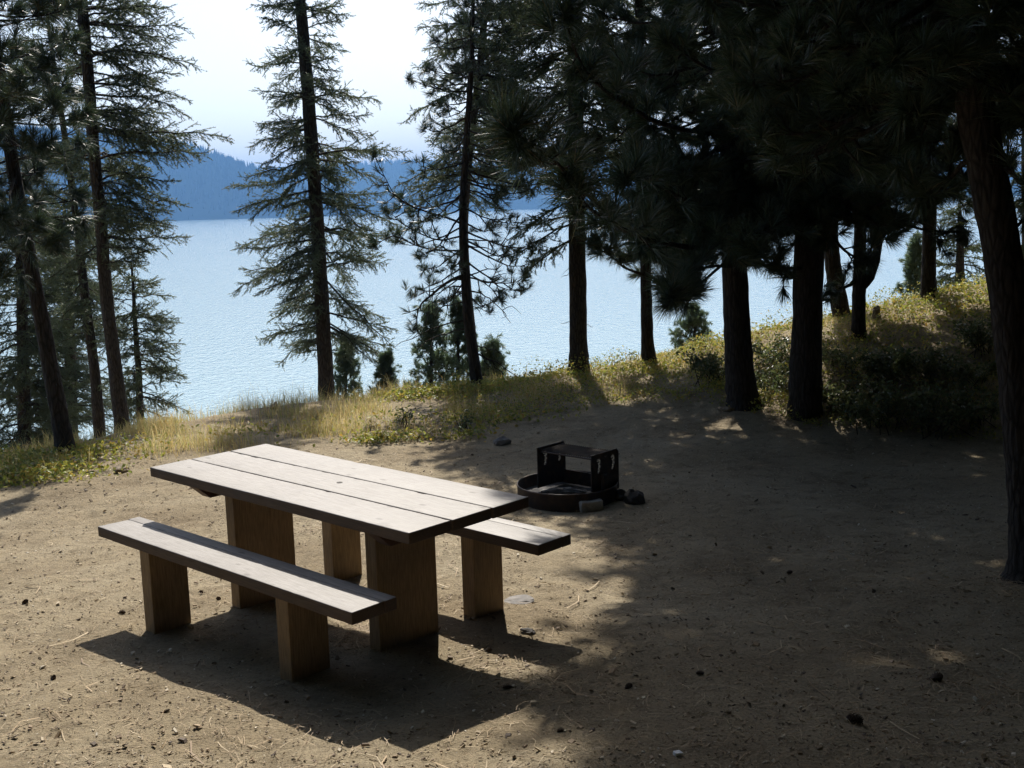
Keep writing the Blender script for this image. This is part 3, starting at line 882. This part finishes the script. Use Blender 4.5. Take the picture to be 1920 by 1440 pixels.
make_bench('near bench of the picnic table, half in the table shadow', -.6399, -.0136)
make_bench('far bench behind the picnic table, mostly hidden by the tabletop', .6399, -.0187)

# ------------------------------------------------------------------ fire ring
fc = PT(1064, 938, 9.45); fx, fy = float(fc[0]), 9.45
fz = gz(fx, fy)
ring = tag(empty('fire_ring', (fx, fy, fz)), 'round black steel campfire ring with a raised cooking grate on brackets', 'fire ring')
g = Geo(); n = 72
prof = [(.418, -.1), (.418, .125), (.424, .132), (.430, .125), (.430, .118), (.424, .112), (.424, -.1)]
th_ = np.arange(n) * 2 * np.pi / n
V = np.array([[(r * math.cos(a), r * math.sin(a), z) for a in th_] for r, z in prof])
q = []
for i in range(len(prof) - 1):
    for j in range(n): q.append((i * n + j, i * n + (j + 1) % n, (i + 1) * n + (j + 1) % n, (i + 1) * n + j))
g.add(V.reshape(-1, 3), quad=q)
g.build('ring', M['steel'], ring)
ang = -41 * math.pi / 180
A2 = np.array([math.cos(ang), math.sin(ang)]); B2 = np.array([-math.sin(ang), math.cos(ang)])
bc = PT(1083, 860, 9.5)[:2] - np.array([fx, fy])


def slot_plate(name, corner, w, h, z0, slots):
    """upright steel plate built of small cells, leaving the zigzag slots open"""
    cs = .011; nx_, nz_ = int(w / cs), int(h / cs)
    bm = bmesh.new(); cache = {}
    def vert(i, k):
        if (i, k) not in cache:
            s = i * cs; zz = z0 + k * cs
            cache[(i, k)] = bm.verts.new((corner[0] + B2[0] * s, corner[1] + B2[1] * s, zz))
        return cache[(i, k)]
    zig = [(0, 0), (1, 1), (1, 2), (0, 3), (1, 3), (2, 4), (2, 5), (1, 6), (0, 7), (1, 7), (2, 7), (2, 8), (2, 9), (1, 10), (0, 10), (-1, 9), (1, 9), (1, 5), (1, 4), (0, 1)]
    cut = {(s + a + e_, kz + b) for s, kz in slots for a, b in zig for e_ in (0, 1)}
    for i in range(nx_):
        for k in range(nz_):
            if (i, k) in cut: continue
            if k >= nz_ - 2 and (i > nx_ - 3 + (nz_ - 1 - k)): continue
            bm.faces.new((vert(i, k), vert(i + 1, k), vert(i + 1, k + 1), vert(i, k + 1)))
    o = bm_obj(name, bm, M['steel'], ring)
    md = o.modifiers.new('thickness', 'SOLIDIFY'); md.thickness = .007
    return o


ga, gb_ = .58, .385
for sgn in (-1, 1):
    corner = bc + A2 * sgn * ga / 2 - B2 * gb_ / 2
    slot_plate('bracket', corner, gb_, .36, .06, [(8, 17), (26, 17)])
# cooking grate: frame, cross bars and bars, resting in the slots
g = Geo(); zg = .383
def bar(p, q_, r): V, qq = tube_arr(np.linspace(p, q_, 3), r, 6); g.add(V, quad=qq)
def GP(a, b, z=zg): p = bc + A2 * a + B2 * b; return np.array([p[0], p[1], z])
for a in (-.278, .278): bar(GP(a, -.16), GP(a, .17), .008)
for b in (-.155, 0, .165): bar(GP(-.302, b, zg - .008), GP(.302, b, zg - .008), .008)
for a in np.linspace(-.265, .265, 24): bar(GP(a, -.157, zg + .004), GP(a, .165, zg + .004), .0045)
g.build('grate', M['steel'], ring)
# solid back shield low between the brackets and hinge tab on the right
bm = bmesh.new()
c = bc + B2 * (gb_ / 2 - .03)
bm_box(bm, (c[0], c[1], .10), (ga - .02, .006, .12), ang, .001)
bm_obj('back_plate', bm, M['steel'], ring)
bm = bmesh.new(); c = bc + A2 * (ga / 2 + .03) - B2 * .06
bm_box(bm, (c[0], c[1], .14), (.035, .05, .20), ang, .008); bm_obj('hinge', bm, M['steel'], ring)


def rock(name, label, cat, x, y, size, seed, mat, sink=.3, group=None, parent=None, z=None, sub=3):
    bm = bmesh.new(); bmesh.ops.create_icosphere(bm, subdivisions=sub, radius=1)
    o = Vector((seed * 3.7, seed * 1.3, seed))
    for v in bm.verts:
        n = mnoise.fractal(v.co * 1.3 + o, 1, 2, 4); n2 = mnoise.cell(v.co * 2.2 + o)
        v.co *= 1 + .28 * n + .10 * n2
        v.co = Vector((v.co.x * size[0], v.co.y * size[1], v.co.z * size[2]))
    ob = bm_obj(name, bm, M[mat], parent, False)
    zz = gz(x, y) if z is None else z
    ob.location = (x, y, zz + size[2] * (1 - 2 * sink)); ob.rotation_euler = (0, 0, seed * 1.1)
    if cat: tag(ob, label, cat, group)
    return ob


# ash bed and charred chunks inside the ring
bm = bmesh.new(); bmesh.ops.create_circle(bm, cap_ends=True, segments=40, radius=.415)
bmesh.ops.subdivide_edges(bm, edges=bm.edges, cuts=1)
ab = bm_obj('ash_bed', bm, M['ash']); ab.location = (fx, fy, fz + .028); tag(ab, 'bed of grey ash lying inside the fire ring', 'ash')
lg = Geo(); P = [(-.2, -.14, 0), (0, -.11, .01), (.17, -.16, .0)]
V, qd = tube_arr(curve(P, 9), [.035, .04, .042, .04, .04, .036, .034, .03, .02], 8, .12, np.random.default_rng(3)); lg.add(V, quad=qd)
lo = lg.build('charred_log', M['ash'], sm=False); lo.location = (fx - .02, fy + .02, fz + .06); tag(lo, 'charred grey log lying on the ash in the fire ring', 'log')

x, y = ground_px(1104, 955)
bm = bmesh.new()
bm_box(bm, (0, 0, 0), (.19, .16, .085), .3, .012)
bmesh.ops.subdivide_edges(bm, edges=bm.edges, cuts=3, use_grid_fill=True)
for v in bm.verts:
    n = mnoise.fractal(v.co * 20, 1, 2, 4); v.co += Vector((n * .012, n * .012, n * .006))
st = bm_obj('stone', bm, M['pale_rock']); st.location = (x, y, gz(x, y) + .04); tag(st, 'flat pale stone lying against the front of the fire ring', 'stone')
x, y = ground_px(1190, 945); rock('stone', 'rounded dark stone beside the right side of the fire ring', 'stone', x, y + .05, (.10, .085, .075), 4, 'soot_rock')
x, y = ground_px(1165, 940); rock('stone', 'small blackened stone wedged between the ring and the rounded stone', 'stone', x, y + .06, (.07, .06, .06), 5, 'soot_rock')
x, y = ground_px(941, 833); rock('stone', 'grey stone alone on the dirt behind the picnic table at the grass edge', 'stone', x, y, (.085, .07, .055), 6, 'rock')
x, y = ground_px(228, 884); rock('dirt_clod', 'brown dirt clod left of the tabletop corner', 'dirt clod', x, y, (.11, .06, .045), 7, 'stump')
for k, (px, py, s, lab) in enumerate([(140, 872, .10, 'largest grey stone half buried at the left grass edge'), (170, 862, .07, 'grey stone behind the half buried stone at the left grass edge'),
                                      (112, 878, .06, 'small stone leftmost at the grass edge'), (84, 890, .05, 'flat stone chip in the yellow groundcover at the left')]):
    x, y = ground_px(px, py); rock('stone', lab, 'stone', x, y, (s * 1.3, s, s * .5), 20 + k, 'dark_rock')
x, y = ground_px(990, 1188); rock('wood_chunk', 'dark lump of wood by the foot of the far bench leg', 'wood chunk', x, y, (.045, .025, .02), 31, 'dark_rock')
x, y = ground_px(958, 1128); rock('stone', 'flat grey stone set in the dirt right of the far bench leg', 'stone', x + .05, y, (.085, .08, .012), 32, 'rock', .25)
x, y = ground_px(672, 1168)
rock('stone', 'pale stone at the end of the near bench beside the table leg', 'stone', x, y, (.03, .025, .018), 33, 'white')
x, y = ground_px(1360, 768); rock('stone', 'pale stones at the foot of the flared pine trunk', 'stone', x, y - .05, (.09, .05, .035), 34, 'stump')

# scrap of white paper, stumps, white tag
bm = bmesh.new(); bm_box(bm, (0, 0, 0), (.036, .024, .012), .4, .004)
bmesh.ops.subdivide_edges(bm, edges=bm.edges, cuts=2, use_grid_fill=True)
for v in bm.verts: v.co += Vector(mnoise.noise_vector(v.co * 60)) * .004
x, y = ground_px(1271, 1417); o = bm_obj('paper_scrap', bm, M['white']); o.location = (x, y, gz(x, y) + .010); tag(o, 'crumpled scrap of white paper on the shady dirt', 'litter')


def stump(label, px, py, w, h, depth, seed):
    p = PT(px, py, depth); z0 = gz(p[0], p[1]) - .1
    w = w * depth / F; h = h * depth / F
    n = 14; g = Geo(); rng = np.random.default_rng(seed); rows = []
    tot = p[2] + h - z0
    for t in (0, .3, .6, .8, 1):
        r = w / 2 * (1.2 - .35 * t)
        rows.append([(r * math.cos(a) * (1 + .08 * rng.standard_normal()), r * math.sin(a), tot * t + (.45 * h * (math.cos(a - .6) * .5) + .06 * h * rng.standard_normal()) * (t == 1)) for a in np.arange(n) * 2 * np.pi / n])
    V = np.array(rows).reshape(-1, 3); q = [(i * n + j, i * n + (j + 1) % n, (i + 1) * n + (j + 1) % n, (i + 1) * n + j) for i in range(4) for j in range(n)]
    V = np.vstack([V, [0, 0, tot * .9]]); t_ = [(4 * n + j, 4 * n + (j + 1) % n, len(V) - 1) for j in range(n)]
    g.add(V, tri=t_, quad=q); o = g.build('tree_stump', M['stump'], sm=False); o.location = (p[0], p[1], z0); tag(o, label, 'tree stump')


stump('small broken tree stump in the dry grass left of the tall fir', 514, 780, 17, 22, 14.2, 1)
stump('short pointed tree stump on the bank right of the forked trunk', 1643, 592, 15, 15, 14.6, 2)
p = PT(1563, 538, 13.45)
bm = bmesh.new(); bm_box(bm, (0, 0, -.03), (.045, .004, .075), .1, .001); o = bm_obj('tag', bm, M['white']); o.location = p
tag(o, 'small white tag hanging on the low branch of the forked pine', 'tag')

# pine cones
cone_spots = [(917, 1222, 'pine cone in the sun between the table leg and the bench shadow'), (230, 1151, 'pine cone left of the near bench leg'),
              (312, 1336, 'pine cone on the sunny dirt below the near bench shadow'), (1755, 1277, 'largest dark pine cone in the deep shade at the right'),
              (1602, 1356, 'pine cone at the bottom of the shade, left of the largest cone'), (1312, 1266, 'pine cone near the small sun patch in the shade'),
              (1178, 1292, 'pine cone at the ragged edge of the shade'), (1052, 1375, 'pine cone right of the pointed table shadow'), (1480, 1076, 'pine cone in the shade beyond the large sun patch'),
              (378, 1112, 'pine cone seen between the near bench legs'), (410, 1125, 'second pine cone between the near bench legs, close to the leg'),
              (952, 1293, 'pine cone above the tip of the table shadow'), (100, 1275, 'flattened pine cone on the sunny dirt at the left'), (48, 1132, 'pine cone at the left edge of the sunny dirt')]
cone_me = None
for k, (px, py, lab) in enumerate(cone_spots):
    x, y = ground_px(px, py)
    if cone_me is None:
        g = Geo(); rng = np.random.default_rng(5)
        V, qd = tube_arr([(-.03, 0, 0), (-.02, 0, 0), (0, 0, 0), (.02, 0, 0), (.032, 0, 0)], [.004, .014, .017, .012, .002], 8); g.add(V, quad=qd)
        for i in range(70):
            t = i / 70; a = i * 2.4; xx = -.028 + .056 * t; r = .021 * math.sin(math.pi * (t * .85 + .12)) + .004
            c = np.array([xx, r * math.cos(a), r * math.sin(a)]); o_ = np.array([.004, math.cos(a), math.sin(a)]); s_ = np.array([0, -math.sin(a), math.cos(a)])
            g.add([c * [1, .6, .6] - s_ * .005, c * [1, .6, .6] + s_ * .005, c + o_ * .006 + s_ * .004 + [.006, 0, 0], c + o_ * .006 - s_ * .004 + [.006, 0, 0]], quad=[(0, 1, 2, 3)])
        o = g.build('pine_cone', M['cone'], sm=False); cone_me = o.data
    else:
        o = bpy.data.objects.new('pine_cone', cone_me); col.objects.link(o)
    s = 1.0 if 'largest' in lab else (.42 + .25 * rnd.random())
    o.location = (x, y, gz(x, y) + .016 * s); o.rotation_euler = (rnd.random() * 6, rnd.uniform(-.2, .2), rnd.random() * 6); o.scale = (s * 1.15, s, s * .75)
    tag(o, lab, 'pine cone', 'pine cones on the dirt')

# ------------------------------------------------------------------ ground litter, grass, ground cover, shrubs
rng = np.random.default_rng(77)
n = 24000
yy = 3.9 + 9.2 * rng.random(n) ** 1.5; xx = (rng.random(n) * 2 - 1) * (yy * .47 + .2)
keep = yy < edge(xx) + .3; xx, yy = xx[keep], yy[keep]; n = len(xx)
zz = height(xx, yy) + .004
sz = rng.gamma(1.3, .0022, n) + .0018; asp = rng.uniform(.25, .9, n); an = rng.random(n) * 6.283
ca, sa = np.cos(an), np.sin(an); tl = rng.normal(0, .35, (n, 2))
V = np.empty((n, 8, 3))
for k, (a, b, c) in enumerate([(-1, -1, 0), (1, -1, 0), (1, 1, 0), (-1, 1, 0), (-.7, -.8, 1), (.8, -.6, 1), (.7, .8, 1), (-.8, .6, 1)]):
    px_ = a * sz * rng.uniform(.7, 1.2, n); py_ = b * sz * asp * rng.uniform(.7, 1.2, n)
    V[:, k, 0] = xx + px_ * ca - py_ * sa; V[:, k, 1] = yy + px_ * sa + py_ * ca
    V[:, k, 2] = zz + c * sz * .45 + px_ * tl[:, 0] + py_ * tl[:, 1]
fq = np.array([(4, 5, 6, 7), (0, 1, 5, 4), (1, 2, 6, 5), (2, 3, 7, 6), (3, 0, 4, 7)])
g = Geo(); g.add(V.reshape(-1, 3), quad=(np.arange(n)[:, None, None] * 8 + fq[None]).reshape(-1, 4))
tag(g.build('forest_litter', M['litter'], sm=False), 'wood chips and bits of bark scattered over the bare dirt', 'litter', kind='stuff')

n = 4200
yy = 3.9 + 9 * rng.random(n) ** 1.5; xx = (rng.random(n) * 2 - 1) * (yy * .47 + .2)
keep = yy < edge(xx) + .3; xx, yy = xx[keep], yy[keep]; n = len(xx)
# denser pile between near bench end and table leg
pxp, pyp = ground_px(675, 1195); k_ = 500
xx = np.r_[xx, rng.normal(pxp, .10, k_)]; yy = np.r_[yy, rng.normal(pyp, .12, k_)]
for _ in range(26):                                 # drifts of needles, and heaps round the trunk feet
    cx_, cy_ = rng.uniform(-2.2, 3.2), rng.uniform(4.6, 11.5); m_ = int(rng.uniform(60, 170)); sx_ = rng.uniform(.12, .4)
    xx = np.r_[xx, rng.normal(cx_, sx_, m_)]; yy = np.r_[yy, rng.normal(cy_, sx_ * .7, m_)]
for cx_, cy_ in ((2.5, 12.2), (3.05, 11.8), (.88, 14.8), (1.78, 14.6), (3.05, 6.5), (3.6, 13.7)):
    xx = np.r_[xx, rng.normal(cx_, .3, 420)]; yy = np.r_[yy, rng.normal(cy_, .3, 420)]
n = len(xx)
zz = height(xx, yy) + .006 + rng.random(n) * .006
ln = rng.uniform(.03, .13, n) * np.where(rng.random(n) < .03, 2.2, 1); an = rng.random(n) * 6.283; be = rng.normal(0, .3, n)
w_ = np.where(ln > .14, .003, .0008 + .0006 * rng.random(n))
V = np.empty((n, 6, 3))
for k, (f, s) in enumerate([(-.5, -1), (-.5, 1), (0, 1), (0, -1), (.5, -1), (.5, 1)]):
    a = an + be * f * 2
    V[:, k, 0] = xx + ln * f * np.cos(a) - s * w_ * np.sin(a); V[:, k, 1] = yy + ln * f * np.sin(a) + s * w_ * np.cos(a)
    V[:, k, 2] = zz + (0.006 if f == 0 else 0) + rng.normal(0, .002, n) * (f == .5)
g = Geo(); g.add(V.reshape(-1, 3), quad=(np.arange(n)[:, None, None] * 6 + np.array([(0, 3, 2, 1), (3, 4, 5, 2)])[None]).reshape(-1, 4))
tag(g.build('needle_litter', M['needle_litter'], sm=False), 'fallen pine needles and thin twigs lying on the dirt', 'litter', kind='stuff')


def blades(geo, x, y, h, w, lean, rng):
    n = len(x); z = height(x, y) - .01
    az = rng.random(n) * 6.283; d = np.stack([np.cos(az), np.sin(az), np.zeros(n)], -1)
    fz_ = rng.random(n) * 6.283; s = np.stack([np.cos(fz_), np.sin(fz_), np.zeros(n)], -1) * (w * .5)[:, None]
    b = np.stack([x, y, z], -1); up = np.array([0, 0, 1.])
    m = b + up * (h * .55)[:, None] + d * (h * lean * .3)[:, None]; t = b + up * (h * (1 - .25 * lean))[:, None] + d * (h * lean)[:, None]
    V = np.empty((n, 5, 3)); V[:, 0] = b - s; V[:, 1] = b + s; V[:, 2] = m + s * .8; V[:, 3] = m - s * .8; V[:, 4] = t
    k = np.arange(n)[:, None] * 5
    geo.add(V.reshape(-1, 3), tri=k + np.array([[3, 2, 4]]), quad=k + np.array([[0, 1, 2, 3]]))


n = 260000
xx = rng.uniform(-7, 8, n); yy = edge(xx) + (crest(xx) + 2.2 - edge(xx)) * rng.random(n)
cl = np.array([mnoise.noise(Vector((a * 1.3, b * 1.3, 3))) for a, b in zip(xx, yy)])
e = yy - edge(xx)
keep = rng.random(n) < np.clip(.22 + 1.3 * cl, .03, 1) * np.clip(.08 + e / .9, 0, 1) * np.where(xx > .5, .75, 1.0)
xx, yy, cl, e = xx[keep], yy[keep], cl[keep], e[keep]; n = len(xx)
hh = rng.gamma(3, .030, n) * np.where(xx > 0.3, .62, 1) * (1 + .5 * np.clip(cl, 0, 1)) * np.clip(.4 + e / 1.0, .4, 1)
tall = np.exp(-((xx + 3.0) / 1.3) ** 2); hh *= 1 + .5 * tall
g = Geo(); blades(g, xx, yy, np.clip(hh, .04, .55), .0028 + .0025 * rng.random(n), rng.uniform(.1, .75, n), rng)
tag(g.build('dry_grass', M['grass'], sm=False), 'dry straw coloured grass along the top of the bank', 'grass', kind='stuff')


def leaves(geo, P, size, rng, flat=.6):
    n = len(P)
    nr = rng.standard_normal((n, 3)) * (1 - flat) + np.array([0, 0, flat]); nr /= np.linalg.norm(nr, axis=1)[:, None]
    a = np.cross(nr, rng.standard_normal((n, 3))); a /= np.linalg.norm(a, axis=1)[:, None]; b = np.cross(nr, a)
    s = size * rng.uniform(.6, 1.25, n)
    V = np.empty((n, 6, 3))
    for k, (u, v, w) in enumerate([(-1, 0, 0), (-.3, .5, .12), (.5, .42, .1), (1, 0, -.1), (.5, -.42, .1), (-.3, -.5, .12)]):
        V[:, k] = P + a * (u * s)[:, None] + b * (v * s)[:, None] + nr * (w * s)[:, None]
    k = np.arange(n)[:, None] * 6
    geo.add(V.reshape(-1, 3), quad=np.concatenate([k + np.array([[0, 1, 2, 3]]), k + np.array([[0, 3, 4, 5]])]))


# low yellow-green leafy ground cover in patches
patches = [(15, 900, .4, 1500), (60, 885, .4, 1300), (120, 860, .4, 900), (0, 868, .4, 900), (210, 840, .35, 300), (705, 828, .18, 420), (780, 826, .16, 140), (870, 822, .18, 160), (830, 738, .4, 1500), (870, 735, .35, 900), (780, 745, .3, 350),
           (930, 728, .35, 350), (1150, 700, .4, 400), (1250, 690, .35, 300), (1300, 650, .4, 400), (960, 790, .3, 180), (850, 790, .4, 220), (1430, 625, .4, 300), (1700, 580, .5, 500), (1800, 545, .6, 700), (1790, 590, .6, 500), (1850, 560, .6, 600), (1640, 640, .6, 350), (640, 800, .5, 200), (460, 815, .5, 200)]
g = Geo()
for px, py, r_, m in patches:
    x, y = ground_px(px, py)
    P = np.stack([rng.normal(x, r_, m), rng.normal(y, r_ * .55, m), np.zeros(m)], -1)
    P[:, 2] = height(P[:, 0], P[:, 1]) + .015 + .09 * rng.random(m) ** 1.5
    leaves(g, P, .024, rng, .5)
m = 30000
x = np.where(rng.random(m) < .45, rng.uniform(-.8, 3.2, m), rng.uniform(2.2, 7.2, m)); y = edge(x) + (crest(x) + .5 - edge(x)) * rng.random(m)
cl = np.array([mnoise.noise(Vector((a * 1.7, b * 1.7, 9))) for a, b in zip(x, y)])
P = np.stack([x, y, height(x, y) + .01 + np.clip(.10 + .34 * cl, .03, .32) * rng.random(m)], -1); leaves(g, P, .016, rng, .5)
tag(g.build('ground_cover', M['cover'], sm=False), 'low yellow and orange leafy plants creeping along the bank', 'ground cover', kind='stuff')


def shrub(label, px, py, h, r, nstem, nleaf, seed):
    rg = np.random.default_rng(seed)
    x, y = ground_px(px, py); z = gz(x, y)
    root = tag(empty('shrub', (x, y, z)), label, 'shrub', 'low leafy shrubs in the shade')
    st = Geo(); lf = Geo(); LP = []
    for k in range(nstem):
        az = rg.random() * 6.28; rr = r * math.sqrt(rg.random()); hh = h * rg.uniform(.55, 1.05)
        b = np.array([rg.normal(0, r * .3), rg.normal(0, r * .3), -.03]); e = np.array([rr * math.cos(az), rr * math.sin(az), hh])
        C = curve([b, (b + e) / 2 + rg.normal(0, .03, 3) + [0, 0, .05], e], 7)
        V, q = tube_arr(C, np.linspace(.005, .0018, 7), 4); st.add(V, quad=q)
        m = nleaf // nstem
        t = rg.uniform(.3, 1, m); i = (t * 6).astype(int).clip(0, 5)
        LP.append(C[i] + (C[i + 1] - C[i]) * (t * 6 - i)[:, None] + rg.normal(0, .045, (m, 3)))
    st.build('stems', M['bark'], root); leaves(lf, np.concatenate(LP), .022, rg, .45); lf.build('foliage', M['shrub'], root, sm=False)


shrub_spots = [(1585, 770, 'shrub closest to the thickest pine trunk'), (1640, 800, 'low shrub just right of the thickest trunk base'),
               (1700, 790, 'shrub in the middle of the front row of shrubs'), (1765, 810, 'pale leaved shrub left of the leaning pine'), (1835, 800, 'shrub right against the leaning pine trunk'),
               (1600, 700, 'shrub upslope behind the thickest trunk'), (1665, 720, 'shrub below the forked trunk'), (1730, 715, 'tall shrub in the middle of the slope below the lone trunk'),
               (1800, 725, 'leafy shrub upslope of the pale leaved shrub'), (1840, 660, 'bright leaved shrub high on the slope by the leaning pine'), (1450, 735, 'shrub between the flared trunk and the thickest trunk'),
               (1440, 690, 'shrub upslope between the flared and the thickest trunk'), (1335, 720, 'thin shrub left of the flared trunk')]
for k, (px, py, lab) in enumerate(shrub_spots):
    shrub('dark green ' + lab if 'leaved' not in lab else lab, px, py, .28 + .12 * ((k * 7) % 5) / 4, .38 + .08 * (k % 3), 18, 1100, 300 + k)
for k, (px, py, lab) in enumerate([(872, 812, 'small green weed at the grass edge behind the fire ring'), (760, 800, 'small weed in the dry grass behind the table')]):
    shrub(lab, px, py, .2, .12, 9, 90, 400 + k)

# ------------------------------------------------------------------ haze
bm = bmesh.new(); bmesh.ops.create_cube(bm, size=1)
for v in bm.verts: v.co = Vector((v.co.x * 13000, 3500 + v.co.y * 7600, 120 + v.co.z * 270))
mh = bpy.data.materials.new('air'); mh.use_nodes = True; N = mh.node_tree.nodes; L = mh.node_tree.links
N.remove(N['Principled BSDF']); pv = N.new('ShaderNodeVolumePrincipled')
pv.inputs['Color'].default_value = (.24, .52, 1.0, 1); pv.inputs['Density'].default_value = .00026; pv.inputs['Anisotropy'].default_value = .1
L.new(pv.outputs[0], N['Material Output'].inputs['Volume'])
tag(bm_obj('haze', bm, mh), 'pale blue air haze over the lake', 'haze', kind='stuff')

# ------------------------------------------------------------------ light, sky, camera
EL, AZ = R(45.5), R(-3.2)
w = bpy.data.worlds.new('World'); sc.world = w; w.use_nodes = True
N = w.node_tree.nodes; L = w.node_tree.links
sky = N.new('ShaderNodeTexSky'); sky.sky_type = 'NISHITA'; sky.sun_disc = False
sky.sun_elevation = EL; sky.sun_rotation = AZ; sky.altitude = 600; sky.air_density = 1.0; sky.dust_density = 3.2; sky.ozone_density = 1.0
bg = N['Background']; bg.inputs['Strength'].default_value = .105
L.new(sky.outputs[0], bg.inputs['Color'])
sd = bpy.data.lights.new('sun', 'SUN'); sd.energy = 5.0; sd.angle = R(.5); sd.color = (1, .94, .85)
so = bpy.data.objects.new('sun', sd); col.objects.link(so)
dirv = Vector((math.sin(AZ) * math.cos(EL), math.cos(AZ) * math.cos(EL), math.sin(EL)))
so.rotation_euler = dirv.to_track_quat('Z', 'Y').to_euler(); so.location = (0, 0, 30)

cd = bpy.data.cameras.new('camera'); cam = bpy.data.objects.new('camera', cd); col.objects.link(cam)
cd.sensor_width = 36; cd.lens = 36 * F / 1920; cd.clip_start = .05; cd.clip_end = 20000
m = Matrix.Identity(4)
for k in range(3): m[k][0] = RIGHT[k]; m[k][1] = UP[k]; m[k][2] = -FWD[k]; m[k][3] = CAM[k]
cam.matrix_world = m
sc.camera = cam
sc.view_settings.view_transform = 'Standard'; sc.view_settings.look = 'None'; sc.view_settings.exposure = .66; sc.view_settings.gamma = 1
sc.cycles.use_denoising = True; sc.cycles.use_adaptive_sampling = True; sc.cycles.adaptive_threshold = .02
sc.cycles.max_bounces = 6; sc.cycles.diffuse_bounces = 3; sc.cycles.glossy_bounces = 2; sc.cycles.transmission_bounces = 3; sc.cycles.volume_bounces = 0
sc.cycles.sample_clamp_indirect = 4; sc.cycles.sample_clamp_direct = 3.5
